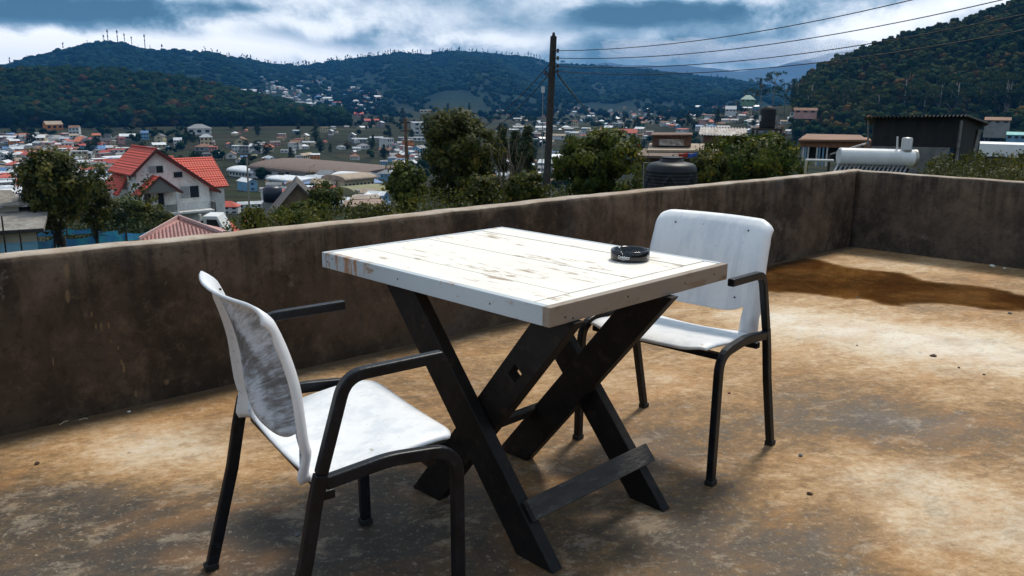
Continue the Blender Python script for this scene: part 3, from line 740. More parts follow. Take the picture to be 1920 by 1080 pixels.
def gz(x, y): return float(zfun(math.atan2(x, y), math.hypot(x, y)))
_rr = np.exp(np.linspace(math.log(14), math.log(4200), 900))
def gp(px, py):
    """where the picture ray px,py meets the ground"""
    a = ray(px, py); h = math.hypot(a[0], a[1]); azm = math.atan2(a[0], a[1]); zr = H + _rr * a[2] / h; zg = zfun(azm, _rr)
    i = np.nonzero(zr < zg)[0]
    r = _rr[i[0]] if len(i) else _rr[-1]
    return Vector((r * math.sin(azm), r * math.cos(azm), float(zfun(azm, r)))), r

def ground_material():
    m = bpy.data.materials.new('valley_earth_and_grass'); m.use_nodes = True; t = NT(m.node_tree); b = t.n['Principled BSDF']
    co = t.new('ShaderNodeTexCoord').outputs['Object']; x = t.xyz(co)
    flatc = t.comb(x[0], x[1], 0.); r = t.vm('LENGTH', flatc, out=1)
    n = t.noise(flatc, .012, 7, .65, .8); f = t.noise(flatc, .08, 6, .7, .3); g = t.noise(flatc, .5, 5, .7)
    terr = t.m('SINE', t.m('ADD', t.m('MULTIPLY', x[2], 5.5), t.m('MULTIPLY', f, 5.)))          # terrace banks follow the contours
    field = t.vor(t.mapping(flatc, (1, 2.2, 1), (0, 0, .3)), .022, 'F1', 1)
    fx = t.xyz(field)[0]
    col = t.ramp(t.m('ADD', t.m('MULTIPLY', n, .6), t.m('MULTIPLY', f, .4)), [(.30, (.012, .018, .010)), (.42, (.022, .030, .015)), (.52, (.042, .045, .022)), (.62, (.07, .052, .032)), (.75, (.10, .075, .05))])
    fc = t.ramp(fx, [(0, (.03, .042, .016)), (.35, (.055, .055, .026)), (.6, (.05, .036, .022)), (.8, (.035, .05, .018)), (1, (.085, .065, .038))], 'CONSTANT')
    col = t.mix(t.m('MULTIPLY', t.step(n, .40, .55), .55), col, fc)
    col = t.mix(t.m('MULTIPLY', t.step(terr, .1, .7), .45), col, (.012, .014, .009))
    far = t.step(r, 1150, 1700)
    wood = t.ramp(t.m('ADD', t.m('MULTIPLY', t.noise(co, .0045, 7, .62, .5), .65), t.m('MULTIPLY', t.noise(co, .05, 5, .7), .35)), [(.35, (.002, .016, .019)), (.50, (.005, .025, .025)), (.62, (.010, .034, .023)), (.78, (.026, .046, .022))])  # far wooded slopes, haze blue put into their colour
    col = t.mix(far, col, wood)
    gr = t.step(r, 60, 22); grass = t.mix(t.step(t.noise(flatc, 1.4, 6, .7, .3), .35, .62), (.035, .042, .012), (.11, .10, .035))
    col = t.mix(gr, col, grass)
    t.put(b.inputs['Base Color'], col); b.inputs['Roughness'].default_value = .95; b.inputs['Specular IOR Level'].default_value = .1
    hh = t.m('ADD', t.m('MULTIPLY', f, 3.), g); bn = t.bump(hh, .8, 3.); t.put(b.inputs['Normal'], bn)
    return m
def ground():
    fine = np.linspace(AZ(-420), AZ(2380), 420); lo = np.linspace(fine[-1], fine[0] + 2 * math.pi, 60)[1:-1]
    A = np.concatenate([fine, lo]); Rr = np.concatenate([[1.5, 6], np.exp(np.linspace(math.log(9), math.log(4200), 270)), [5000, 6500, 9000, 14000, 22000]])
    aa, rr = np.meshgrid(A, Rr, indexing='ij'); an = (aa + math.pi) % (2 * math.pi) - math.pi
    z = zfun(an, rr); V = np.stack([rr * np.sin(aa), rr * np.cos(aa), z], -1)
    nA, nR = len(A), len(Rr); idx = np.arange(nA * nR).reshape(nA, nR)
    # below the terrace the ground lies deep enough to stay outside the building
    V = V.reshape(-1, 3); rad = np.hypot(V[:, 0], V[:, 1])
    q = V[:, :2] - np.array([CORNER.x, CORNER.y]); u = q @ np.array([E1.x, E1.y]); v = q @ np.array([E2.x, E2.y])
    ins = (u > -1.0) & (u < 15) & (v > -1.0) & (v < 13); V[ins, 2] = np.minimum(V[ins, 2], -3.)
    i2 = np.roll(idx, -1, 0)
    Fq = np.stack([idx[:, :-1], idx[:, 1:], i2[:, 1:], i2[:, :-1]], -1).reshape(-1, 4)
    Fq = Fq[:, ::-1]
    o = npmesh('valley_ground', V, Fq, ground_material(), smooth=True); tag(o, kind='structure'); return o
ground()
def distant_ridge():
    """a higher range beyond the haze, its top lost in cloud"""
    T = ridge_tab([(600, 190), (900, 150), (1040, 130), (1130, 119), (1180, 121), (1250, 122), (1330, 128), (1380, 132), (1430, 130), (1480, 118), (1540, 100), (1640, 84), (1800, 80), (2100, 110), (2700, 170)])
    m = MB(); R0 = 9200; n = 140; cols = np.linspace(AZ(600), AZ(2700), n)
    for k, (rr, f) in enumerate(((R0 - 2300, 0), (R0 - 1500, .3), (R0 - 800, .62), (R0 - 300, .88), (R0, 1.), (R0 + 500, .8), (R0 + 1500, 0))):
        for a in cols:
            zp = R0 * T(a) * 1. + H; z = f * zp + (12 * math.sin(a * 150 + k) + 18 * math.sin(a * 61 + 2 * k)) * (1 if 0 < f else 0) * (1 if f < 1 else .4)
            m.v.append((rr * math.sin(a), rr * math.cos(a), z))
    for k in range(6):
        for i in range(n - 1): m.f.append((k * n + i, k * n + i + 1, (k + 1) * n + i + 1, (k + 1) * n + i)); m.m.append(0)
    o = m.build('distant_hills', mat('distant_forest_haze', (.015, .05, .085), (.022, .065, .10), .002, .95), smooth=True); tag(o, kind='structure')  # blue of the distance haze is mixed into the forest colour
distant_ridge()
def low_cloud():
    m = bpy.data.materials.new('cloud_vapour'); m.use_nodes = True; t = NT(m.node_tree); t.n.remove(t.n['Principled BSDF'])
    v = t.new('ShaderNodeVolumePrincipled'); v.inputs['Color'].default_value = (.93, .95, 1, 1); v.inputs['Density'].default_value = .0028; v.inputs['Anisotropy'].default_value = .2
    t.l.new(v.outputs[0], t.n['Material Output'].inputs['Volume']); rng = np.random.default_rng(8); import bmesh
    mb = MB()
    for px in np.linspace(1180, 1600, 17):
        for k in range(3):
            r = 8000 + rng.uniform(-300, 300); c = at(px + rng.uniform(-14, 14), 101 + rng.uniform(-14, 8) - .00025 * (px - 1400) ** 2 * .6, r); sx, sy, sz = rng.uniform(160, 340), rng.uniform(130, 220), rng.uniform(35, 85)
            bm = bmesh.new(); bmesh.ops.create_icosphere(bm, subdivisions=3, radius=1)
            for vv in bm.verts: q = vv.co; f = 1 + .16 * math.sin(q.x * 5 + px) * math.sin(q.y * 4 + k) + .10 * math.sin(q.z * 9 + q.x * 7); vv.co = Vector((q.x * sx, q.y * sy, q.z * sz)) * f + c
            bm.verts.index_update(); mb.add([v_.co for v_ in bm.verts], [tuple(v_.index for v_ in f.verts) for f in bm.faces]); bm.free()
    o = mb.build('low_cloud', m, smooth=True); tag(o, kind='stuff', label='low grey cloud lying on the far blue hills at right')
low_cloud()

# ------------------------------------------------------------------ haze (closed box of even air; the sky is outside)
def haze():
    m = bpy.data.materials.new('haze_air'); m.use_nodes = True; t = NT(m.node_tree); t.n.remove(t.n['Principled BSDF'])
    v = t.new('ShaderNodeVolumePrincipled'); v.inputs['Color'].default_value = (.09, .40, .95, 1); v.inputs['Density'].default_value = HAZE
    v.inputs['Anisotropy'].default_value = .1
    t.l.new(v.outputs[0], t.n['Material Output'].inputs['Volume'])
    mb = MB(); mb.box((0, 1500, 100), (9400, 8400, 330)); o = mb.build('haze', m); tag(o, kind='stuff', label='thin blue haze in the valley air')
HAZE = 8e-5
if HAZE: haze()

# ------------------------------------------------------------------ vegetation
G = {'dark': foliage('foliage_dark', (.018, .034, .009), (.052, .066, .014), (.10, .09, .020), .8),
     'olive': foliage('foliage_olive', (.022, .038, .006), (.10, .10, .013), (.26, .19, .024), 1.1, .4),
     'bushy': foliage('foliage_bushy', (.022, .044, .007), (.095, .115, .014), (.27, .21, .026), 1.4, .4),
     'grassy': foliage('foliage_grass', (.04, .045, .012), (.10, .10, .028), (.20, .16, .06), .9),
     'forest': foliage('foliage_forest', (.008, .032, .020), (.022, .052, .020), (.10, .060, .026), .02, .35),
     'forest_r': foliage('foliage_forest_rusty', (.014, .042, .018), (.058, .076, .020), (.18, .098, .032), .012, .35),
     'farwood_haze': foliage('foliage_far_haze', (.002, .017, .018), (.005, .028, .024), (.016, .040, .022), .01, .05)}  # far leaves coloured bluer to carry the haze
BARK = mat('bark', (.05, .038, .028), (.10, .08, .06), 5, .9, .4); BARKD = mat('bark_dark', (.018, .014, .011), (.04, .032, .026), 6, .9, .4)
BARKP = mat('bark_pale', (.16, .14, .12), (.30, .27, .23), .6, .85)
for k_ in ('forest', 'forest_r', 'farwood_haze'):            # leaf masses: mottled and rough at the scale of branches
    t_ = NT(G[k_].node_tree); b_ = t_.n['Principled BSDF']; src = b_.inputs['Base Color'].links[0].from_socket; co_ = t_.new('ShaderNodeTexCoord').outputs['Object']
    b_.inputs['Specular IOR Level'].default_value = .04; b_.inputs['Roughness'].default_value = .95
    sc1 = {'forest': .55, 'forest_r': .7, 'farwood_haze': .22}[k_]; nn_ = t_.noise(co_, sc1, 6, .75); cc_ = t_.mix(t_.step(nn_, .42, .62), t_.vm('SCALE', src, scale=.78 if k_ == 'farwood_haze' else .68), t_.vm('SCALE', src, scale=1.2 if k_ == 'farwood_haze' else 1.3))
    t_.put(b_.inputs['Base Color'], cc_); t_.put(b_.inputs['Normal'], t_.bump(nn_, .3 if k_ == 'farwood_haze' else .5, {'forest': 2.2, 'forest_r': 1.8, 'farwood_haze': 5.}[k_]))
def rand_rot(n, rng):
    q = rng.normal(size=(n, 4)); q /= np.linalg.norm(q, axis=1)[:, None]; w_, x, y, z = q.T
    return np.stack([1 - 2 * (y * y + z * z), 2 * (x * y - z * w_), 2 * (x * z + y * w_), 2 * (x * y + z * w_), 1 - 2 * (x * x + z * z), 2 * (y * z - x * w_), 2 * (x * z - y * w_), 2 * (y * z + x * w_), 1 - 2 * (x * x + y * y)], -1).reshape(n, 3, 3)
def leaf_cloud(centers, rads, per, size, rng, flat_=.9, tintc=None, outward=None):
    """clumps of leaf-sized faces: returns V, F(quads), tint"""
    C = np.repeat(centers, per, 0); Rd = np.repeat(rads, per)[:, None]; n = len(C)
    off = rng.normal(size=(n, 3)); off /= np.linalg.norm(off, axis=1)[:, None]; off *= (rng.random((n, 1)) ** .45) * Rd; off[:, 2] *= flat_
    P = C + off; s = size * rng.uniform(.6, 1.4, (n, 1, 1))
    q = np.array([[-.5, 0, 0], [0, -.32, .05], [.55, 0, 0], [0, .32, .05]])[None] * s
    Rm = rand_rot(n, rng)
    if outward is not None:
        nz = (off / np.maximum(Rd, 1e-6)) * .8 + (P - outward) / np.maximum(np.linalg.norm(P - outward, axis=1)[:, None], 1e-6) * .9 + rng.normal(size=(n, 3)) * .38
        nz /= np.linalg.norm(nz, axis=1)[:, None]; t1 = np.cross(nz, rng.normal(size=(n, 3))); t1 /= np.linalg.norm(t1, axis=1)[:, None]; Rm = np.stack([t1, np.cross(nz, t1), nz], -1)
    V = np.einsum('nij,nkj->nki', Rm, q) + P[:, None]
    base = (np.repeat(tintc, per) if tintc is not None else 0) + rng.random(n)
    t = np.repeat(np.clip(base if tintc is None else base * .5, 0, 1), 4)
    return V.reshape(-1, 3), np.arange(n * 4).reshape(-1, 4), t
def crown_clumps(h0, h1, rx, nc, rng, shape='round', lobes=5):
    """clump centres: several uneven lobes, hollow towards the middle"""
    L = rng.normal(size=(lobes, 3)); L /= np.linalg.norm(L, axis=1)[:, None]; L *= .45 * rng.uniform(.5, 1.1, (lobes, 1)); lr = rng.uniform(.42, .68, lobes)
    L = np.concatenate([L, [[0, 0, 0]]]); lr = np.append(lr, .62)
    k = rng.integers(0, len(L), nc); d = rng.normal(size=(nc, 3)); d /= np.linalg.norm(d, axis=1)[:, None]
    p = L[k] + d * lr[k][:, None] * (rng.random((nc, 1)) ** .33)
    p[:, :2] *= rx; hz = (h1 - h0) / 2; zlo, zhi = np.percentile(p[:, 2], (3, 97)); p[:, 2] = (h0 + h1) / 2 + np.clip((p[:, 2] - zlo) / (zhi - zlo) * 2 - 1, -1.1, 1.05) * hz * .92; rr_ = np.percentile(np.hypot(p[:, 0], p[:, 1]), 95); p[:, :2] *= rx / rr_ * .93
    if shape == 'cone': f = np.clip(1.15 - (p[:, 2] - h0) / (h1 - h0), .08, 1)[:, None]; p[:, :2] *= f * 1.1
    if shape == 'vase': f = (.45 + .7 * (p[:, 2] - h0) / (h1 - h0))[:, None]; p[:, :2] *= f
    return p
def make_tree(name, label, cat, loc, h, rx, h0, g, nc=90, per=60, leaf=.12, cl=.35, shape='round', seed=1, bark=None, group=None, lobes=5, squash=.9, trunk_r=None, limbs=9, flowers=None, ry=1.):
    rng = np.random.default_rng(seed); t = thing(name, label, cat, loc, 0, group)
    C = crown_clumps(h0, h, rx, nc, rng, shape, lobes); C[:, 1] *= ry
    V, Fq, tt = leaf_cloud(C, cl * rng.uniform(.6, 1.25, nc), per, leaf * 1.15, rng, squash, rng.random(nc), np.array([0, 0, h0 * .6 + h * .4]) if nc > 40 else None)
    npmesh('crown', V, Fq, G[g], t, tt)
    m = MB(); tr = trunk_r or h * .022; top = Vector((rng.normal() * rx * .08, rng.normal() * rx * .08, h0 + (h - h0) * .6))
    base = Vector((0, 0, -.4)); pts = [base.lerp(top, u) + Vector((rng.normal(), rng.normal(), 0)) * tr * .8 * (0 < u < 1) for u in (0, .25, .5, .75, 1)]
    m.tube(pts, [tr * f for f in (1.25, 1, .8, .6, .35)], 7)
    for i in range(limbs):
        k = rng.integers(0, nc); s = base.lerp(top, rng.uniform(.35, .9)); e = Vector(C[k]); mid = s.lerp(e, .5) + Vector((0, 0, -.05 * h)) * rng.random()
        m.tube([s, mid, e], [tr * .45, tr * .28, tr * .1], 5)
    m.build('trunk', bark or BARKD, t, smooth=True)
    if flowers:
        nf, colr, sz = flowers; k = rng.integers(0, nc, nf); d = rng.normal(size=(nf, 3)); d /= np.linalg.norm(d, axis=1)[:, None]
        P = C[k] + d * cl * 1.05; Vf, Ff, tf = leaf_cloud(P, np.full(nf, sz * .5), 5, sz, rng)
        tag(npmesh('flowers', Vf, Ff, colr, t, tf), kind='stuff')
    return t
def near_tree(name, label, cat, px, top, base, half, r, **kw):
    """tree whose crown spans rows top..base, half width in picture px, at distance r; grows from the real ground"""
    a = at(px, top, r); b = at(px, base, r); g0 = gz(a.x, a.y); rx = half / F * r / c_ * 1.0
    h = a.z - g0; h0 = max(.05 * h, b.z - g0)
    return make_tree(name, label, cat, (a.x, a.y, g0), h, rx, h0, **kw)

RED = mat('red_flowers', (.45, .03, .02), rough=.6); ORANGE = mat('orange_flowers', (.55, .14, .02), rough=.6)
near_tree('broadleaf_tree', 'large olive green tree on the far left in front of the crowded town roofs', 'tree', 92, 288, 425, 50, 46, g='olive', nc=150, per=80, leaf=.17, cl=.55, seed=3, lobes=7, trunk_r=.16)
near_tree('broadleaf_tree', 'thin olive tree between the big left tree and the red-roofed villa', 'tree', 168, 312, 430, 34, 50, g='olive', nc=80, per=55, leaf=.15, cl=.42, seed=4, lobes=6, trunk_r=.12)
near_tree('broadleaf_tree', 'tall dark round tree just behind the long wall left of the utility pole', 'tree', 857, 216, 372, 74, 34, g='olive', nc=210, per=110, leaf=.13, cl=.42, seed=9, lobes=8, trunk_r=.12)
near_tree('flowering_bush', 'wide leafy bush with a few red flowers right of the utility pole', 'bush', 1122, 248, 365, 88, 19, g='bushy', nc=230, per=85, leaf=.075, cl=.20, seed=14, lobes=9, flowers=(26, RED, .04), trunk_r=.05)
near_tree('leafy_bush', 'olive bush between the black water tank and the white solar heater', 'bush', 1415, 262, 335, 92, 22, g='bushy', nc=190, per=75, leaf=.08, cl=.22, seed=21, lobes=9, trunk_r=.05)
near_tree('leafy_bush', 'low bush with yellowish tips just right of the black water tank', 'bush', 1330, 292, 345, 34, 17, g='olive', nc=60, per=60, leaf=.07, cl=.16, seed=22, trunk_r=.03)
near_tree('garden_tree', 'small round dark tree beside the brown gable roof', 'tree', 607, 344, 402, 36, 42, g='bushy', nc=70, per=75, leaf=.13, cl=.34, seed=31, trunk_r=.07)
near_tree('garden_shrub', 'low green shrub directly in front of the brown gable house', 'bush', 555, 385, 425, 48, 28, g='bushy', nc=70, per=60, leaf=.10, cl=.24, seed=32, trunk_r=.04)
near_tree('garden_shrub', 'low yellow-green shrub above the wall left of the lamp post', 'bush', 478, 396, 428, 26, 26, g='olive', nc=40, per=50, leaf=.09, cl=.2, seed=33, flowers=(16, ORANGE, .05), trunk_r=.03)
near_tree('spiky_shrub', 'airy tall shrub left of the tall dark round tree', 'bush', 762, 310, 392, 44, 26, g='bushy', nc=85, per=42, leaf=.12, cl=.26, seed=34, shape='vase', trunk_r=.04)
near_tree('garden_shrub', 'low green shrub at the foot of the tall dark round tree', 'bush', 905, 335, 385, 44, 22, g='olive', nc=75, per=60, leaf=.085, cl=.2, seed=35, flowers=(10, RED, .05), trunk_r=.03)
near_tree('garden_shrub', 'low leafy shrub at the foot of the utility pole', 'bush', 990, 330, 380, 40, 20, g='olive', nc=70, per=60, leaf=.08, cl=.18, seed=36, flowers=(12, ORANGE, .03), trunk_r=.03)
near_tree('garden_shrub', 'small green shrub above the wall in front of the rusty low roof', 'bush', 690, 386, 410, 40, 24, g='grassy', nc=45, per=45, leaf=.08, cl=.16, seed=38, trunk_r=.02)
near_tree('villa_tree', 'bushy tree hiding the lower left corner of the red-roofed villa', 'tree', 240, 376, 436, 34, 78, g='bushy', nc=90, per=65, leaf=.24, cl=.62, seed=41, trunk_r=.12)
near_tree('villa_tree', 'leafy tree in front of the porch of the red-roofed villa', 'tree', 292, 392, 440, 36, 76, g='olive', nc=70, per=55, leaf=.24, cl=.55, seed=42, trunk_r=.10)
near_tree('villa_tree', 'thin half-bare tree in front of the porch of the villa', 'tree', 262, 335, 430, 26, 80, g='olive', nc=34, per=14, leaf=.24, cl=.6, seed=43, trunk_r=.10, bark=BARK, limbs=22)
near_tree('villa_tree', 'dark tree left of the villa behind the blue net fence', 'tree', 205, 380, 440, 26, 72, g='dark', nc=60, per=55, leaf=.22, cl=.55, seed=44, trunk_r=.10)
for i, (px, top, r, sd, lab) in enumerate(((943, 240, 58, 51, 'dark narrow conifer right beside the tall round tree'), (966, 247, 60, 52, 'dark narrow conifer in the middle of the three'), (988, 240, 57, 53, 'dark narrow conifer nearest the utility pole'))):
    near_tree('conifer_tree', lab, 'conifer', px, top, 318, 15, r, g='dark', nc=70, per=60, leaf=.16, cl=.34, shape='cone', seed=sd, group='conifers left of the utility pole', trunk_r=.1)
def bare_vine():
    p = at(965, 380, 21); g0 = gz(p.x, p.y); rng = np.random.default_rng(5)
    t = thing('dead_tree', 'bare grey-brown dead tree overgrown with dry vines left of the utility pole', 'tree', (p.x, p.y, g0))
    h = at(965, 268, 21).z - g0
    for k in range(3):
        m = MB(); bx = rng.normal() * .25; top = Vector((bx + rng.normal() * .2, rng.normal() * .2, h * rng.uniform(.8, 1.0)))
        m.tube([(bx * .4, 0, -.2), (bx * .8 + rng.normal() * .05, 0, h * .5), top], [.05, .04, .015], 6); m.build('stem', BARK, t, smooth=True)
    m = MB()
    for k in range(95):
        z0 = h * rng.uniform(.35, .95); x0 = rng.normal() * .26; y0 = rng.normal() * .12; L = h * rng.uniform(.12, .4) * rng.choice([-1, -1, 1]) * (.6 if z0 > h * .7 else 1)
        m.tube([(x0, y0, z0), (x0 + rng.normal() * .09, y0, z0 + L * .5), (x0 + rng.normal() * .16, y0 + rng.normal() * .05, z0 + L)], [.012, .009, .003], 4)
    m.build('dry_vines', mat('dry_vine', (.10, .075, .05), (.19, .14, .09), 8, .9), t)
    C = np.stack([rng.normal(size=26) * .3, rng.normal(size=26) * .15, rng.uniform(.3, .75, 26) * h], 1)
    V, Fq, tt = leaf_cloud(C, np.full(26, .13), 26, .06, rng); npmesh('leaves', V, Fq, G['olive'], t, tt)
bare_vine()
# rough growth: stuff along the outside of the walls
def undergrowth(name, label, spots, g, leaf, per, seed):
    rng = np.random.default_rng(seed); C = []; Rd = []
    for px, py, r, sz in spots:
        p = at(px, py, r); C.append(p); Rd.append(sz)
        g0 = gz(p.x, p.y); z = p.z - sz
        while z > g0 - .2 and len(C) < 4000: C.append(Vector((p.x + rng.normal() * sz * .3, p.y + rng.normal() * sz * .3, z))); Rd.append(sz * 1.1); z -= sz * 1.1
    C = np.array([tuple(c) for c in C]); V, Fq, tt = leaf_cloud(C, np.array(Rd), per, leaf, rng, .9, rng.random(len(C)))
    o = npmesh(name, V, Fq, G[g], None, tt); tag(o, kind='stuff', label=label)
rng0 = np.random.default_rng(77)
undergrowth('undergrowth', 'rough green growth showing over the long wall below the villa and the trees',
    [(x, 437 - .098 * (x - 230) + rng0.uniform(-10, 6), rng0.uniform(18, 30), rng0.uniform(.18, .34)) for x in np.linspace(430, 1210, 74)], 'olive', .07, 42, 5)
undergrowth('undergrowth', 'yellow-green weeds growing behind the right wall below the dark shed',
    [(x, 318 + .075 * (x - 1740) * .8 + rng0.uniform(-9, 12), rng0.uniform(13, 20), rng0.uniform(.10, .22)) for x in np.linspace(1740, 2300, 80)], 'grassy', .05, 40, 6)
undergrowth('undergrowth', 'olive weeds on the bank at the foot of the dark shed',
    [(x, 296 + rng0.uniform(-8, 14), rng0.uniform(21, 26), rng0.uniform(.10, .22)) for x in np.linspace(1745, 2100, 46)], 'olive', .06, 36, 7)
undergrowth('undergrowth', 'dark leafy growth in the gully between the villa and the blue net fence',
    [(x, 432 + rng0.uniform(-14, 6), rng0.uniform(64, 76), rng0.uniform(.5, .9)) for x in np.linspace(95, 290, 26)], 'dark', .22, 46, 8)

# forest templates
def qsphere(n):
    V = []; Fq = []
    for ax in range(3):
        for sg in (-1, 1):
            b = len(V)
            for i in range(n + 1):
                for j in range(n + 1):
                    p = [0, 0, 0]; p[ax] = sg; p[(ax + 1) % 3] = (2 * i / n - 1) * sg; p[(ax + 2) % 3] = 2 * j / n - 1; v = np.array(p, float); V.append(v / np.linalg.norm(v))
            for i in range(n):
                for j in range(n): k = b + i * (n + 1) + j; Fq.append((k, k + n + 1, k + n + 2, k + 1))
    return np.array(V), np.array(Fq)
def blobs(C, Rd, n, rng, sq=.75, rough=.16):
    S, Q = qsphere(n); VV = []; FF = []; TT = []
    for i, (c, r) in enumerate(zip(C, Rd)):
        ph = rng.uniform(0, 6, 6); f = 1 + rough * (np.sin(S[:, 0] * 4.1 + ph[0]) * np.sin(S[:, 1] * 4.7 + ph[1]) + np.sin(S[:, 2] * 5.3 + ph[2] + S[:, 0] * 3)) + rough * .6 * np.sin(S[:, 0] * 9 + ph[3]) * np.sin(S[:, 1] * 11 + ph[4])
        VV.append(S * f[:, None] * r * np.array([1, 1, sq]) + c); FF.append(Q + i * len(S)); TT.append(np.full(len(S), rng.random()))
    return np.concatenate(VV), np.concatenate(FF), np.concatenate(TT)
def tmpl(kind, rng):
    if kind == 'euc':       # tall trunk, broken crown of several masses
        nc = 5; C = np.stack([rng.normal(size=nc) * 2.3, rng.normal(size=nc) * 2.3, rng.uniform(11.5, 16.5, nc)], 1); Rd = rng.uniform(1.6, 3.0, nc)
        V, Fq, t = blobs(C, Rd * .82, 3, rng, .95, .22); V2, F2, t2 = leaf_cloud(C, Rd * 1.3, 34, .72, rng, .75, rng.random(nc), np.array([0, 0, 12.]))
        Fq = np.concatenate([Fq, F2 + len(V)]); V = np.concatenate([V, V2]); t = np.concatenate([t, t2]); nf = len(Fq)
        tv = []; tf = []
        for k in range(5): a = k * 2 * math.pi / 5; tv += [(.22 * math.cos(a), .22 * math.sin(a), -1), (.10 * math.cos(a), .10 * math.sin(a), 15)]
        for k in range(5): j = (k + 1) % 5; tf.append((2 * k, 2 * j, 2 * j + 1, 2 * k + 1))
        n0 = len(V); V = np.concatenate([V, tv]); Fq = np.concatenate([Fq, np.array(tf) + n0]); t = np.concatenate([t, np.zeros(len(tv))]); mi = np.concatenate([np.zeros(nf, int), np.ones(5, int)])
        return V, Fq, t, mi
    if kind == 'round':
        nc = 4; C = np.stack([rng.normal(size=nc) * 1.9, rng.normal(size=nc) * 1.9, rng.uniform(2, 5.6, nc)], 1); Rd = rng.uniform(1.9, 3.3, nc)
        V, Fq, t = blobs(C, Rd * .85, 3, rng, .85, .22); V2, F2, t2 = leaf_cloud(C, Rd * 1.3, 28, .8, rng, .85, rng.random(nc), np.array([0, 0, 3.]))
        return np.concatenate([V, V2]), np.concatenate([Fq, F2 + len(V)]), np.concatenate([t, t2]), np.zeros(len(Fq) + len(F2), int)
    if kind == 'thin':      # narrow ragged ridge-top tree
        nc = 4; C = np.stack([rng.normal(size=nc) * .9, rng.normal(size=nc) * .9, np.array([1.5, 5, 9, 12.5]) + rng.normal(size=nc) * .6], 1); V, Fq, t = blobs(C, rng.uniform(1.3, 2.3, nc) * np.array([1, .7, .9, .6]), 2, rng, 1.3); return V, Fq, t, np.zeros(len(Fq), int)
    nc = 2; C = np.stack([rng.normal(size=nc) * 4, rng.normal(size=nc) * 4, rng.uniform(0, 3.5, nc)], 1)
    V, Fq, t = blobs(C, rng.uniform(4.5, 8., nc), 3, rng, .75, .12); return V, Fq, t, np.zeros(len(Fq), int)
def forest(name, label, pts, kind, g, seed, smin=.7, smax=1.2, tilt=True, keep_tint=False):
    rng = np.random.default_rng(seed); T = [tmpl(kind, rng) for _ in range(5)]; k = rng.integers(0, 5, len(pts)); VV = []; FF = []; TT = []; MI = []; n = 0
    for i in range(5):
        P = pts[k == i]; m = len(P)
        if not m: continue
        V, Fq, t, mi = T[i]; a = rng.uniform(0, 2 * math.pi, m); s = rng.uniform(smin, smax, m); c, s2 = np.cos(a), np.sin(a)
        x = (V[None, :, 0] * c[:, None] - V[None, :, 1] * s2[:, None]) * s[:, None] + P[:, 0:1]; y = (V[None, :, 0] * s2[:, None] + V[None, :, 1] * c[:, None]) * s[:, None] + P[:, 1:2]
        z = V[None, :, 2] * s[:, None] * rng.uniform(.85, 1.15, (m, 1)) + P[:, 2:3]
        VV.append(np.stack([x, y, z], -1).reshape(-1, 3)); FF.append((Fq[None] + (np.arange(m) * len(V))[:, None, None] + n).reshape(-1, 4)); n += m * len(V)
        TT.append((np.clip(t[None] * .28 + rng.random((m, 1)) * .75, 0, 1)).reshape(-1)); MI.append(np.tile(mi, m))
    o = npmesh(name, np.concatenate(VV), np.concatenate(FF), [G[g], BARKP], None, np.concatenate(TT), np.concatenate(MI), smooth=True); tag(o, kind='stuff', label=label); return o
def scatter(n, x0, x1, r0, r1, rng, cond=None):
    a = rng.uniform(AZ(x0), AZ(x1), n); r = np.sqrt(rng.uniform(r0 * r0, r1 * r1, n))
    if cond is not None: k = cond(a, r); a, r = a[k], r[k]
    return np.stack([r * np.sin(a), r * np.cos(a), zfun(a, r)], 1)
rg = np.random.default_rng(11)
def above(a, r, base): return zfun(a, r) > base
forest('wooded_hill', 'dark forest covering the low rounded hill on the left', scatter(7200, -260, 640, 790, 1180, rg, lambda a, r: zfun(a, r) > -26 + rg.normal(size=len(a)) * 3), 'round', 'forest', 61, .8, 2.3)
forest('wooded_hill', 'eucalyptus forest covering the steep hill on the right', scatter(6000, 1440, 2350, 450, 900, rg, lambda a, r: (zfun(a, r) > -24 + rg.normal(size=len(a)) * 3) & (a > AZ(1500) - .0 * r)), 'euc', 'forest_r', 62, .62, 1.12)
forest('wooded_hill', 'undergrowth between the eucalyptus trunks of the right hill', scatter(3600, 1440, 2350, 470, 900, rg, lambda a, r: (zfun(a, r) > -22) & (a > AZ(1500))), 'round', 'forest_r', 67, 1.0, 1.9)
forest('far_woods', 'woods on the far blue mountains', scatter(18000, -250, 1560, 1750, 3350, rg, lambda a, r: (np.sin(a * 41 + r * .003) + np.sin(a * 97 + 2) * .7 + rg.normal(size=len(a)) * .7 > -.8) & (r < MTR(a) * .965) & ((a < AZ(480)) | (a > AZ(735)) | (r > 2500) | (rg.random(len(a)) < .25))), 'far', 'farwood_haze', 63, .8, 1.5)
# sparse tall trees on the skyline saddle
def skyline(n, x0, x1, seed, s0=.6, s1=1.2):
    rng = np.random.default_rng(seed); a = rng.uniform(AZ(x0), AZ(x1), n); r = MTR(a) * rng.uniform(.985, 1.0, n); return np.stack([r * np.sin(a), r * np.cos(a), zfun(a, r)], 1)
forest('skyline_trees', 'row of thin trees standing on the far mountain skyline', np.concatenate([skyline(120, 500, 790, 1), skyline(20, 380, 510, 2), skyline(70, 790, 1030, 3), skyline(9, 0, 330, 4), skyline(60, 1030, 1500, 5) ]), 'thin', 'farwood_haze', 64, .35, 1.35)
forest('valley_woods', 'dark woods at the foot of the far mountains behind the town', scatter(2600, -200, 1500, 1150, 1750, rg, lambda a, r: np.sin(a * 33 + 1) + np.sin(a * 71 + r * .01) * .8 + rg.normal(size=len(a)) * .4 > .1), 'round', 'farwood_haze', 65, .8, 1.5)
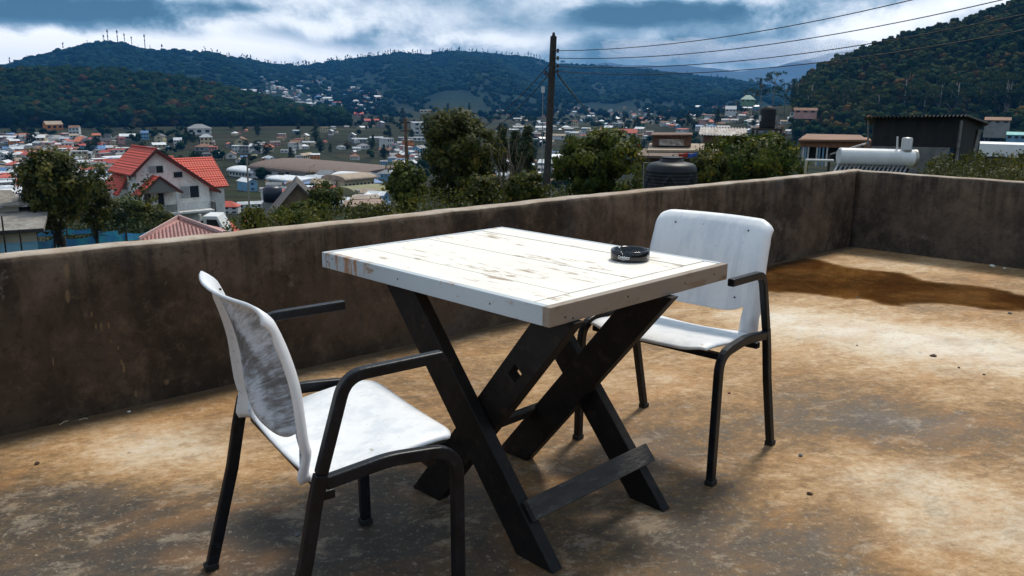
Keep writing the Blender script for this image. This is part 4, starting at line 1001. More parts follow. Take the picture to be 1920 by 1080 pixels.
forest('valley_woods', 'scattered tree clumps between the houses of the valley', scatter(1150, -200, 1500, 260, 1150, rg, lambda a, r: np.sin(a * 45 + r * .02) + np.sin(a * 19 + r * .006) + rg.normal(size=len(a)) * .5 > .2), 'round', 'forest', 66, .35, .8)

# individual valley trees: one of each kind, then copies
def copies(proto, spots, labels, group, s0, s1, seed, base_h):
    rng = np.random.default_rng(seed)
    for i, ((px, py, hpx), lab) in enumerate(zip(spots, labels)):
        p, r = gp(px, py); o = proto if i == 0 else copy_tree(proto)
        o.location = p; s = hpx / F * r / base_h; o.scale = (s * rng.uniform(.85, 1.2),) * 2 + (s,); o.rotation_euler.z = rng.uniform(0, 6.28)
        o['label'] = lab; o['group'] = group
def proto_tree(name, lab, cat, kind):
    rng = np.random.default_rng(len(name) + 5); t = thing(name, lab, cat)
    if kind == 'euc':
        C = np.stack([rng.normal(size=26) * 2.3, rng.normal(size=26) * 2.3, rng.uniform(10, 19.5, 26)], 1); V, Fq, tt = leaf_cloud(C, rng.uniform(.9, 1.9, 26), 30, .7, rng, .7, rng.random(26)); npmesh('crown', V, Fq, G['forest_r'], t, tt)
        m = MB(); m.tube([(0, 0, -2), (.2, 0, 8), (0, .2, 17)], [.34, .26, .12], 7)
        for k in range(7): c = Vector(C[k]); m.tube([(.1, 0, c.z - 4), c], [.13, .04], 5)
        m.build('trunk', BARKP, t, smooth=True)
    else:
        C = crown_clumps(1.2 if kind != 'cone' else .6, 10, 3.6 if kind != 'cone' else 2.2, 46, rng, 'cone' if kind == 'cone' else 'round'); V, Fq, tt = leaf_cloud(C, rng.uniform(.8, 1.5, 46), 34, .62, rng, .9, rng.random(46)); npmesh('crown', V, Fq, G['forest' if kind != 'cone' else 'dark'], t, tt)
        m = MB(); m.tube([(0, 0, -1.5), (0, .1, 7)], [.28, .1], 7); m.build('trunk', BARKD, t, smooth=True)
    return t
zn = lambda px: 'left of the villa' if px < 210 else 'behind the red-roofed villa' if px < 440 else 'above the long hall roof' if px < 700 else 'behind the tall round tree' if px < 1000 else 'right of the utility pole' if px < 1220 else 'behind the rusty rooftop sheds'
rt_ = random.Random(4)
sp = [(rt_.uniform(1490, 1915), rt_.uniform(238, 252), rt_.uniform(60, 95)) for _ in range(26)]
copies(proto_tree('eucalyptus_tree', 'x', 'tree', 'euc'), sp, ['tall pale-trunked eucalyptus at the foot of the right hill above the dark shed' if p[0] > 1620 else 'tall pale-trunked eucalyptus at the left edge of the right hill' for p in sp], 'eucalyptus trees along the foot of the right hill', 0, 0, 1, 20)
sp = [(1425, 214, 62), (1448, 212, 70), (1470, 214, 52), (1400, 216, 44), (1378, 222, 30), (1492, 220, 66), (1410, 222, 50), (1360, 225, 24)]
copies(proto_tree('hill_tree', 'x', 'tree', 'euc'), sp, ['loose eucalyptus in the clump standing behind the elevated black water tank'] * 8, 'eucalyptus clump behind the elevated tank', 0, 0, 2, 20)
sp = [(rt_.uniform(0, 1480), rt_.uniform(222, 330), 0) for _ in range(120)]; sp = [(x, y, 9 + (y - 200) * .14 * rt_.uniform(.6, 1.3)) for x, y, _ in sp if not (400 < x < 700 and y > 295)]
copies(proto_tree('valley_tree', 'x', 'tree', 'round'), sp, ['round dark valley tree among the houses ' + zn(p[0]) for p in sp], 'round trees among the valley houses', 0, 0, 3, 10)
sp = [(591, 246, 22), (560, 248, 16), (755, 226, 22), (772, 262, 18), (698, 232, 14), (350, 262, 20), (365, 268, 18), (545, 300, 22), (620, 285, 15), (840, 215, 20), (1170, 232, 18), (1215, 228, 22), (1290, 236, 24), (1190, 245, 18), (1240, 224, 16), (1345, 236, 30), (880, 208, 14), (720, 292, 20), (700, 270, 16)]
copies(proto_tree('cypress_tree', 'x', 'conifer', 'cone'), sp, ['dark pointed valley conifer ' + zn(p[0]) for p in sp], 'pointed conifers in the valley', 0, 0, 4, 10)
del sp

# ================================================================== buildings
def paintm(name, c, rough=.8, var=.75, sc_=.6): return mat(name, c, tuple(v * var for v in c), sc_, rough)
WH = {'white': paintm('wall_white', (.62, .62, .60)), 'cream': paintm('wall_cream', (.52, .44, .28)), 'blue': paintm('wall_blue', (.18, .36, .52)), 'pink': paintm('wall_pink', (.50, .28, .24)),
      'grey': paintm('wall_grey', (.26, .26, .25)), 'orange': paintm('wall_orange', (.60, .20, .04)), 'turquoise': paintm('wall_turquoise', (.05, .38, .42)), 'green': paintm('wall_green', (.16, .28, .17)), 'brown': paintm('wall_brown', (.16, .11, .08))}
RF = {'white': paintm('roof_white_sheet', (.70, .72, .74), .5), 'grey': paintm('roof_grey_sheet', (.20, .21, .22), .6), 'dark': paintm('roof_dark_sheet', (.06, .06, .065), .6), 'red': paintm('roof_red', (.46, .07, .045), .7), 'rusty': paintm('roof_rusty', (.24, .12, .07), .8),
      'cream': paintm('roof_cream', (.55, .47, .30), .7), 'pink': paintm('roof_pink', (.5, .3, .27), .7), 'green': paintm('roof_pale_green', (.25, .38, .30), .6), 'orange': paintm('roof_orange', (.55, .15, .07), .7), 'silver': paintm('roof_silver', (.42, .45, .48), .4), 'turquoise': paintm('roof_turquoise', (.06, .36, .36), .6), 'blue': paintm('roof_blue', (.09, .20, .40), .6), 'brown': paintm('roof_brown', (.15, .10, .075), .8), 'tan': paintm('roof_tan', (.36, .28, .20), .8), 'olive': paintm('roof_olive', (.22, .21, .10), .8)}
DARKWIN = mat('window_dark', (.02, .024, .03), rough=.15); FRAME = mat('window_frame_white', (.6, .6, .58), rough=.6)
def house_mesh(m, L, W_, hw, hr, storeys=1, roof='gable', over=.35, wins=True, seed=0, lean=0.):
    """walls slot 0, roof slot 1, windows slot 2. Ridge along x, front is -y."""
    rng = random.Random(seed); m.box((0, 0, hw / 2 - 1.2), (L, W_, hw + 2.4), 0)
    a, b = L / 2 + over, W_ / 2 + over; th = .14
    if roof == 'gable':
        e = hw - over * hr / (W_ / 2)
        m.slab([(-a, -b, e), (a, -b, e), (a, 0, hw + hr), (-a, 0, hw + hr)], th, 1); m.slab([(-a, b, e), (-a, 0, hw + hr), (a, 0, hw + hr), (a, b, e)], th, 1)
        for s in (-1, 1): m.prism([(-W_ / 2, hw), (W_ / 2, hw), (0, hw + hr - .12)], s * L / 2 - .03, s * L / 2 + .03, 'x', 0)
    elif roof == 'hip':
        k = min(L / 2 - .3, W_ / 2); e = hw - .05
        m.slab([(-a, -b, e), (a, -b, e), (a - k - over, 0, hw + hr), (-a + k + over, 0, hw + hr)], th, 1); m.slab([(-a, b, e), (-a + k + over, 0, hw + hr), (a - k - over, 0, hw + hr), (a, b, e)], th, 1)
        m.slab([(a, -b, e), (a, b, e), (a - k - over, 0, hw + hr)], th, 1); m.slab([(-a, -b, e), (-a + k + over, 0, hw + hr), (-a, b, e)], th, 1)
    else:                       # lean-to or flat sheet
        m.slab([(-a, -b, hw + .06), (a, -b, hw + .06), (a, b, hw + hr), (-a, b, hw + hr)], th, 1)
        for s in (-1, 1): m.prism([(-W_ / 2, hw), (W_ / 2, hw), (W_ / 2, hw + hr * .9 - .1)], s * L / 2 - .03, s * L / 2 + .03, 'x', 0)
    if wins:
        for f in range(storeys):
            z = (f + .55) * hw / storeys; nw = max(2, int(L / 2.2)); hh = min(1.2, hw / storeys * .42)
            for i in range(nw):
                x = -L / 2 + L * (i + .5) / nw
                if rng.random() < .85: m.box((x, -W_ / 2 - .01, z), (L / nw * .46, .05, hh), 2)
            for s in (-1, 1):
                if rng.random() < .7: m.box((s * (L / 2 + .01), 0, z), (.05, W_ * .25, hh), 2)
# landmarks of the valley, each with parts
def landmark(label, cat, name, px, py, wpx, hpx, wallc, roofc, storeys=1, roof='gable', rise=.28, depth=.7, turn=0., rr=None):
    p, r = gp(px, py) if rr is None else (None, rr)
    if rr is not None: p = at(px, py, rr)
    k = r / F / c_; L = wpx * k; hw = hpx * k; Wd = max(2.5, L * depth)
    ang = -math.atan2(p.x, p.y) + turn; t = thing(name, label, cat, p, ang)
    m = MB(); house_mesh(m, L, Wd, hw, L * rise if roof != 'flat' else .25, storeys, roof, .03 * L, False)
    mw = MB(); mr = MB()
    for v, target in ((0, mw), (1, mr)):
        fs = [f for f, mi in zip(m.f, m.m) if mi == v]; ids = sorted({i for f in fs for i in f}); mp = {i: n for n, i in enumerate(ids)}
        target.v = [m.v[i] for i in ids]; target.f = [tuple(mp[i] for i in f) for f in fs]; target.m = [0] * len(fs)
    mw.build('wall', WH[wallc], t); mr.build('roof', RF[roofc], t)
    n = 3 if wpx < 40 else 5
    for f in range(storeys):
        for i in range(n):
            x = -L / 2 + L * (i + .5) / n; hh = hw / storeys * .42
            w_ = MB(); w_.box((x, -Wd / 2 - .02, hw * (f + .55) / storeys), (L / n * .5, .08, hh)); w_.build('window', DARKWIN, t)
    return t
landmark('white block of flats with rows of dark windows left of the tall round tree', 'apartment block', 'apartment_block', 792, 253, 36, 22, 'white', 'white', 3, 'flat', turn=.2)
landmark('small white two-storey house under the big white block of flats', 'house', 'house', 786, 264, 22, 6, 'white', 'silver', 1, 'flat')
landmark('white villa with grey hipped roof and arcade above the cream tower house', 'villa', 'arcade_house', 374, 252, 38, 10, 'white', 'grey', 1, 'hip', .18)
landmark('cream three-storey house with pale blue roof below the grey-roofed arcade villa', 'house', 'tower_house', 388, 281, 20, 21, 'cream', 'silver', 3, 'hip', .25)
landmark('long cream bungalow with orange tiled roof above the long hall', 'bungalow', 'bungalow', 490, 284, 42, 8, 'cream', 'orange', 1, 'hip', .12, .4)
landmark('small white chalet with white roof standing left of the arcade villa', 'house', 'chalet', 334, 274, 13, 10, 'white', 'white', 2, 'gable', .3)
landmark('pale blue and white house at the foot of the wooded left hill', 'house', 'house', 272, 262, 12, 11, 'blue', 'blue', 2, 'gable')
landmark('cluster bungalow with white roof left of the pale blue house', 'house', 'house', 240, 262, 24, 6, 'grey', 'white', 1, 'gable', .15)
landmark('orange house with tan roof on the slope at upper left', 'house', 'hillside_house', 100, 244, 24, 9, 'orange', 'tan', 1, 'gable', .2, turn=.3)
landmark('tan-roofed long house beside the orange hillside house', 'house', 'hillside_house', 82, 236, 22, 6, 'cream', 'tan', 1, 'gable', .16, turn=.3)
landmark('white two-storey house alone below the wooded left hill', 'house', 'hillside_house', 141, 252, 15, 11, 'white', 'rusty', 2, 'gable', .2, turn=-.3)
landmark('white house with salmon-red hipped roof in the crowded town at left', 'house', 'town_house', 151, 274, 24, 7, 'cream', 'orange', 1, 'hip', .3)
landmark('bright orange house in the crowded town at left', 'house', 'town_house', 134, 286, 13, 7, 'orange', 'orange', 1, 'flat')
landmark('turquoise house in the crowded town at left', 'house', 'town_house', 108, 298, 26, 7, 'turquoise', 'turquoise', 1, 'flat')
landmark('pale blue long-roofed house right of the bright orange one', 'house', 'town_house', 180, 290, 28, 9, 'white', 'blue', 1, 'gable', .18)
landmark('turquoise-roofed shed left of the red-roofed villa', 'shed', 'town_shed', 218, 316, 30, 7, 'blue', 'turquoise', 1, 'gable', .15)
landmark('white house with bright red roof below the right side of the big villa', 'house', 'red_roof_house', 428, 400, 38, 13, 'white', 'red', 2, 'hip', .22, turn=-.2)
landmark('cream house with orange-red roof at the left edge of the picture', 'house', 'town_house', 12, 366, 30, 14, 'cream', 'orange', 1, 'hip', .22)
landmark('red-roofed house behind the ridge of the big villa', 'house', 'town_house', 316, 303, 16, 5, 'white', 'red', 1, 'gable', .3)
landmark('little white gabled house just behind the ridge of the big villa', 'house', 'town_house', 282, 290, 17, 6, 'white', 'dark', 1, 'gable', .3)
landmark('long bright red roof below the village in the middle distance', 'house', 'red_roof_hall', 702, 229, 34, 3, 'pink', 'red', 1, 'gable', .08, .3)
landmark('pink and white house above the long bright red roof', 'house', 'hillside_house', 673, 219, 16, 5, 'pink', 'red', 1, 'gable', .2)
landmark('pale yellow long building on the dark slope above the white block of flats', 'building', 'yellow_building', 798, 212, 20, 5, 'cream', 'cream', 1, 'flat')
landmark('white tower-like house alone on the hillside above the village', 'house', 'hilltop_house', 643, 166, 11, 8, 'white', 'white', 2, 'flat', rr=2350)
landmark('large white building among the trees at the right end of the wooded left hill', 'building', 'white_building', 462, 182, 32, 10, 'white', 'silver', 2, 'gable', .10, rr=1250)
landmark('white house with red roof and blue tarpaulin right of the utility pole', 'house', 'red_roof_house', 1180, 256, 26, 7, 'white', 'red', 1, 'gable', .25, rr=230)
landmark('building under a bright blue tarpaulin above the flowering bush', 'shed', 'tarpaulin_shed', 1163, 262, 22, 9, 'blue', 'blue', 1, 'flat', rr=140)
landmark('pale green hip-roofed house among the eucalyptus of the right hill', 'house', 'hillside_house', 1402, 192, 24, 5, 'green', 'green' if 'green' in RF else 'silver', 1, 'hip', .3, rr=640)
landmark('white and grey hall roof left of the pale green hip-roofed house', 'house', 'hillside_house', 1370, 210, 18, 5, 'white', 'silver', 1, 'gable', .3, rr=560)
landmark('long pink house at the foot of the right hill', 'house', 'hillside_house', 1510, 213, 36, 6, 'pink', 'rusty', 1, 'gable', .1, .3, rr=420)
landmark('white shed with grey roof right of the dark shed', 'shed', 'hillside_house', 1905, 262, 26, 8, 'blue', 'turquoise', 1, 'gable', .15, rr=120)
landmark('low pale building with grey roof under the dark shed at right', 'shed', 'hillside_house', 1870, 232, 34, 6, 'grey', 'rusty', 1, 'gable', .12, rr=170)

# the crowd of small houses: one mesh each (parts are below one pixel)
HB = {}
def house_base(kind, wc, rc):
    k = (kind, wc, rc)
    if k not in HB:
        m = MB(); d_ = {'g1': (8, 5.5, 2.8, 1.5, 1, 'gable'), 'g2': (8, 6, 5.4, 1.6, 2, 'gable'), 'l1': (10, 5, 2.9, .7, 1, 'lean'), 'h1': (9, 7, 3, 1.9, 1, 'hip'), 'f2': (7, 6, 5.8, .15, 2, 'flat'), 'x1': (13, 5, 2.8, 1.2, 1, 'gable')}[kind]
        house_mesh(m, d_[0], d_[1], d_[2], d_[3], d_[4], d_[5], .35, True, len(HB)); o = m.build('small_house', [WH[wc], RF[rc], DARKWIN]); HB[k] = o.data; bpy.data.objects.remove(o)
    return HB[k]
hr = random.Random(21)
ZONES = [  # x0, x1, y0, y1, count, size factor, place words, walls, roofs
    (0, 60, 256, 345, 30, .85, 'in the crowded town at the far left edge', 'white white grey blue pink cream', 'white white silver silver grey red rusty blue dark'),
    (60, 130, 258, 300, 30, .85, 'in the crowded town above the large left tree', 'white white grey blue pink cream turquoise', 'white silver grey red rusty white'),
    (130, 235, 262, 345, 46, .85, 'in the crowded town left of the villa roof', 'white white grey blue pink cream', 'white silver white grey red rusty blue dark orange'),
    (0, 30, 345, 385, 8, .9, 'above the flat-roofed store on the left', 'white grey cream', 'white silver red'),
    (120, 215, 345, 412, 18, .9, 'between the left trees and the villa', 'white white grey blue', 'white silver rusty blue'),
    (240, 460, 262, 300, 12, .9, 'on the dark slope behind the villa', 'white grey cream', 'grey white dark rusty'),
    (430, 720, 236, 305, 40, .7, 'on the terraced fields in mid valley', 'white cream white grey orange', 'tan white grey white rusty silver'),
    (720, 790, 262, 345, 18, .85, 'around the thin brown pole', 'white white grey blue orange', 'white silver grey rusty'),
    (455, 720, 345, 395, 26, .7, 'below the long hall roof', 'white white cream grey', 'white silver tan grey red rusty'),
    (485, 610, 146, 205, 44, .9, 'in the hillside village on the left mountain slope', 'white white blue pink', 'white silver blue white grey'),
    (600, 715, 165, 210, 34, .9, 'in the hillside village above the red hall', 'white pink white blue', 'white pinkish white silver red'),
    (925, 1060, 205, 345, 34, .8, 'near the foot of the utility pole', 'white white grey cream', 'white silver grey red tan'),
    (1060, 1240, 204, 262, 38, .85, 'in the valley right of the utility pole', 'white cream green white grey', 'white silver grey red rusty'),
    (1240, 1420, 205, 252, 22, .85, 'in the valley behind the rusty sheds', 'white white pink green', 'white silver grey red'),
    (1420, 1530, 226, 256, 8, .8, 'below the eucalyptus clump', 'white cream grey', 'rusty grey white'),
    (1845, 1919, 228, 262, 8, .5, 'on the slope right of the dark shed', 'grey white brown', 'dark rusty grey')]
for x0, x1, y0, y1, cnt, sz, words, ws, rs in ZONES:
    for i in range(int(cnt * .70)):
        px = hr.uniform(x0, x1); py = hr.uniform(y0, y1); wc = hr.choice(ws.split()); rc = hr.choice(rs.split()); rc = 'orange' if rc == 'pinkish' else rc
        p, r = gp(px, py)
        if r > 4000: continue
        kind = hr.choice(['g1', 'g1', 'g2', 'l1', 'h1', 'f2', 'x1']); me = house_base(kind, wc, rc)
        o = link(bpy.data.objects.new('small_house', me)); o.location = p; o.rotation_euler.z = -math.atan2(p.x, p.y) + hr.choice([0, math.pi / 2, .3, -.4, 1.2]) + hr.uniform(-.3, .3)
        s = sz * hr.uniform(.75, 1.25) * (1 if r > 500 else .9); s *= 1.25 if r > 1400 else 1; o.scale = (s * hr.uniform(.85, 1.3), s, s)
        kn = {'g1': 'small gabled', 'g2': 'two-storey gabled', 'l1': 'low lean-to roofed', 'h1': 'hip-roofed', 'f2': 'two-storey flat-roofed', 'x1': 'long low gabled'}[kind]
        tag(o, f'{kn} {wc} house, {rc} roof, {words}', 'house', f'small houses {words}')

# beyond the three hundred: the rest of the crowded roofs as one mass
def crowd():
    V = []; Fc = []; MI = []; n = 0; ms = list(WH.values()) + list(RF.values()) + [DARKWIN]; idx = {m.name: i for i, m in enumerate(ms)}; keys = list(HB.values())
    for x0, x1, y0, y1, cnt, sz, words, ws, rs in ZONES:
        for i in range(int(cnt * (.5 if 'terraced' in words or 'behind the villa' in words else 2.2))):
            p, r = gp(hr.uniform(x0, x1), hr.uniform(y0, y1))
            if r > 4000: continue
            me = hr.choice(keys); a = hr.uniform(-.5, .5) - math.atan2(p.x, p.y) + hr.choice([0, 1.57]); s = sz * hr.uniform(.45, .85) * (1.2 if r > 1400 else 1); M4 = Matrix.Translation(p) @ Matrix.Rotation(a, 4, 'Z') @ Matrix.Diagonal((s * hr.uniform(.9, 1.5), s, s, 1))
            loc = [idx[m.name] for m in me.materials]
            V += [tuple(M4 @ v.co) for v in me.vertices]
            for f in me.polygons: Fc.append(tuple(n + k for k in f.vertices)); MI.append(loc[f.material_index])
            n += len(me.vertices)
    mb = MB(); mb.v = V; mb.f = Fc; mb.m = MI; me = bpy.data.meshes.new('crowded_small_houses'); me.from_pydata(V, [], Fc)
    for m in ms: me.materials.append(m)
    me.polygons.foreach_set('material_index', MI); me.update(); o = link(bpy.data.objects.new('crowded_small_houses', me)); tag(o, kind='stuff', label='the smallest far houses of the crowded valley town')
crowd()
# long hall roof and white sheds in mid valley
def hall(name, label, px0, py0, px1, py1, rows, wallc, roofc, cat='hall', rise=3., wall_h=4., depth=26):
    a, _ = gp(px0, py0); b, _ = gp(px1, py1); c = (a + b) / 2; L = (b - a).length; t = thing(name, label, cat, c, math.atan2((b - a).y, (b - a).x))
    m = MB(); m.box((0, depth / 2, wall_h / 2 - 1), (L, depth, wall_h + 2)); m.build('wall', WH[wallc], t)
    m = MB(); n = 14; pr = [(depth / 2 + (depth / 2 + 1) * math.cos(math.pi * (1 - k / n)), wall_h + rise * math.sin(math.pi * k / n)) for k in range(n + 1)]
    pr = pr + [(pr[-1][0], wall_h - .3), (pr[0][0], wall_h - .3)]; m.prism(pr, -L / 2 - .5, L / 2 + .5, 'x'); m.build('roof', RF[roofc], t, smooth=False)
    for i in range(8):
        m = MB(); m.box((-L / 2 + L * (i + .5) / 8, -.03, wall_h * .45), (L / 16, .08, wall_h * .4)); m.build('window', DARKWIN, t)
hall('long_hall', 'very long low hall with brownish grey roof in mid valley', 470, 334, 672, 339, 0, 'white', 'brown', rise=3.0, wall_h=2.6, depth=34)
hall('white_hall', 'long white-roofed shed in front of the brownish hall', 505, 350, 565, 353, 0, 'white', 'white', wall_h=2.4, rise=.9, depth=9)
hall('white_hall', 'white and grey roofed shed right of the long white shed', 572, 348, 622, 350, 0, 'blue', 'silver', wall_h=2.4, rise=.9, depth=9)
hall('white_hall', 'bright white curved roof at the right end of the brownish hall', 624, 347, 676, 347, 0, 'white', 'white', wall_h=2.4, rise=1.6, depth=10)
hall('white_hall', 'white roof at the left end of the brownish hall', 430, 330, 478, 334, 0, 'white', 'white', wall_h=2.4, rise=1.6, depth=10)
hall('school_hall', 'long cream building with a row of dark windows below the halls', 646, 362, 702, 357, 0, 'cream', 'tan', wall_h=4., rise=1.2, depth=9)
hall('olive_hall', 'olive-roofed hall below the cream building', 668, 378, 728, 374, 0, 'white', 'olive', wall_h=1.8, rise=1.8, depth=10)

# ------------------------------------------------------------------ the red-roofed villa
def tile_mat(name, c, dk):
    m = bpy.data.materials.new(name); m.use_nodes = True; t = NT(m.node_tree); b = t.n['Principled BSDF']; co = t.new('ShaderNodeTexCoord').outputs['Object']
    x = t.xyz(co); a = t.m('SINE', t.m('MULTIPLY', x[0], 19.)); c2 = t.m('SINE', t.m('MULTIPLY', x[2], 26.)); aa = t.m('SINE', t.m('MULTIPLY', x[1], 19.))
    g = t.step(c2, .55, .95); n = t.noise(co, 1.3, 5, .6)
    col = t.mix(t.m('MULTIPLY', t.step(n, .4, .65), .5), c, dk); col = t.mix(t.m('MULTIPLY', g, .6), col, tuple(v * .45 for v in c)); col = t.mix(t.m('MULTIPLY', t.step(a, .7, 1.), .35), col, tuple(v * .5 for v in c))
    t.put(b.inputs['Base Color'], col); b.inputs['Roughness'].default_value = .65; t.put(b.inputs['Normal'], t.bump(t.m('ADD', c2, t.m('ADD', a, aa)), .5, .05)); return m
TILE = tile_mat('red_roof_tiles', (.60, .068, .032), (.44, .06, .035)); BARGE = mat('dark_red_bargeboard', (.10, .025, .018), rough=.7)
def villa():
    p = at(263, 417, 105.); p.z = at(263, 417, 105.).z
    t = thing('villa', 'white villa with steep bright red tiled roofs, porch and balcony on the slope at left', 'house', p, R(44))
    W = MB(); wallm = mat('villa_white_wall', (.80, .80, .77), (.66, .65, .60), .7, .8, c3=(.50, .48, .42))
    # main gabled body
    ap, lz, rz_ = 2.4, 6.2, 3.9
    W.prism([(0, -8), (8.6, -8), (8.6, rz_ - .35), (ap, 8.1), (0, lz)], 0, 7.0, 'y'); W.build('wall', wallm, t)
    m = MB(); m.box((7.9, 4.3, -.3), (6.4, 5.9, 7.4)); m.build('wing_wall', wallm, t)
    m = MB(); m.box((-1., 5.0, -.5), (2.2, 3.4, 8.2)); m.build('annex_wall', wallm, t)
    rf = MB()
    rf.slab([(-.75, -.55, 5.55), (ap, -.55, 8.45), (ap, 7.3, 8.45), (-.75, 7.3, 5.55)], .20)
    rf.slab([(ap, -.55, 8.45), (9.75, -.55, 3.0), (9.75, 1.2, 3.0), (ap, 7.3, 8.45)], .20)
    rf.slab([(ap, 1.0, 8.45), (8.0, 1.0, 4.3), (5.2, 7.3, 6.4), (ap, 7.3, 8.45)], .19)
    rf.build('roof', TILE, t)
    m = MB(); m.bar((-.78, -.58, 5.42), (ap, -.58, 8.34), .30, .08); m.bar((ap, -.58, 8.34), (9.8, -.58, 2.88), .30, .08); m.build('bargeboard', BARGE, t)
    m = MB(); m.tube([(ap, -.5, 8.5), (ap, 7.3, 8.5)], .10, 8); m.build('ridge_tiles', TILE, t)
    m = MB(); m.slab([(5.0, .75, 3.52), (11.5, .75, 3.52), (11.3, 4.5, 6.95), (5.0, 4.5, 6.95)], .2); m.slab([(5.0, 8.2, 3.52), (5.0, 4.5, 6.95), (11.3, 4.5, 6.95), (11.5, 8.2, 3.52)], .2); m.build('wing_roof', TILE, t)
    m = MB(); m.prism([(1.2, 3.4), (7.3, 3.4), (4.4, 6.6)], 11.05, 11.15, 'x'); m.build('wing_gable', wallm, t)
    m = MB(); m.slab([(.02, 6.6, 5.6), (.02, 3.0, 5.2), (-1.5, 2.4, 3.1), (-2.6, 6.9, 3.3)], .18); m.build('annex_roof', TILE, t)
    # porch
    pa, pl, pr_, za = 1.85, -.7, 4.4, 5.45
    m = MB(); m.slab([(pl, -2.2, 3.3), (pa, -2.2, za), (pa, .2, za), (pl, .2, 3.3)], .16); m.slab([(pa, -2.2, za), (pr_, -2.2, 3.45), (pr_, .2, 3.45), (pa, .2, za)], .16); m.build('porch_roof', TILE, t)
    m = MB(); m.bar((pl, -2.24, 3.2), (pa, -2.24, za - .08), .22, .06); m.bar((pa, -2.24, za - .08), (pr_, -2.24, 3.36), .22, .06); m.build('porch_bargeboard', BARGE, t)
    m = MB(); m.prism([(pl + .5, 3.55), (pr_ - .5, 3.55), (pa, za - .25)], -2.05, -1.95, 'y'); m.build('porch_gable', mat('porch_gable_grey', (.20, .19, .17), rough=.9), t)
    for x in (-.2, 3.75):
        m = MB(); m.box((x, -2.0, 1.2), (.26, .26, 4.6)); m.build('porch_post', wallm, t)
    m = MB(); m.box((1.8, -2.05, 1.6), (4.0, .14, .9)); m.build('porch_parapet', mat('parapet_stone', (.30, .29, .26), (.16, .15, .13), 3, .9), t)
    m = MB(); m.box((3.6, -1.0, .98), (9.0, 2.6, .22)); m.box((1.8, -1.1, -3), (4.4, 2.2, 7.6)); m.build('balcony_slab', wallm, t)
    m = MB()
    for i in range(26): m.box((4.3 + i * .16, -2.2, 1.6), (.025, .025, 1.0))
    m.box((6.3, -2.2, 2.12), (4.2, .05, .05)); m.build('balcony_railing', mat('railing_white', (.5, .5, .5), rough=.5), t)
    # windows: frame with panes
    cur = mat('curtain', (.26, .27, .28), (.34, .34, .33), 4, .6)
    def win(x, z, w_, h, panes=2, side=False, curtain=False):
        f = MB(); th = .07
        if side: f.box((-.03, x, z), (.1, w_ + .16, h + .16))
        else: f.box((x, -.03, z), (w_ + .16, .1, h + .16))
        fo = f.build('window', FRAME, t)
        for k in range(panes):
            c = x - w_ / 2 + w_ * (k + .5) / panes; g = MB(); ww = w_ / panes - .06
            g.box((-.085, c, z) if side else (c, -.085, z), (.02, ww, h) if side else (ww, .02, h)); g.build('pane', cur if (curtain and k == 0) or (panes == 2 and k == 0) else DARKWIN, fo)
    win(2.3, 6.05, 1.7, .8); win(4.85, 5.3, 1.1, .65, 1); win(6.1, 3.15, 2.3, 1.4, 2, curtain=True); win(1.9, 5.2, .8, .8, 1, side=True)
    win(1.0, 2.7, .9, 1.2, 1); win(2.6, 2.4, .75, 1.7, 1)
    m = MB(); m.box((8.9, .4, -.6), (.5, 1.4, 4.6)); m.build('side_shed', mat('dark_side_wall', (.04, .035, .03), rough=.9), t)
villa()

# ------------------------------------------------------------------ things standing on the slope near the long wall
def corr(m, P0, U, Vv, nu, amp, th=.01, mi=0):
    """corrugated sheet: waves across U, running along V"""
    P0, U, Vv = Vector(P0), Vector(U), Vector(Vv); nn = U.cross(Vv).normalized(); nn = nn if nn.z > 0 else -nn; b = len(m.v); n = nu * 6
    for k in (0, 1):
        for i in range(n + 1):
            q = P0 + U * (i / n) + nn * (amp * math.sin(i / 6 * 2 * math.pi))
            for v in (0, 1):
                w_ = q + Vv * v - nn * th * k; m.v.append(tuple(w_))
    N2 = 2 * (n + 1)
    for i in range(n):
        a = b + 2 * i; m.f.append((a, a + 2, a + 3, a + 1)); m.m.append(mi); a += N2; m.f.append((a + 1, a + 3, a + 2, a)); m.m.append(mi)
        a = b + 2 * i; m.f.append((a, a + N2, a + N2 + 2, a + 2)); m.m.append(mi); m.f.append((a + 1, a + 3, a + N2 + 3, a + N2 + 1)); m.m.append(mi)
    return m
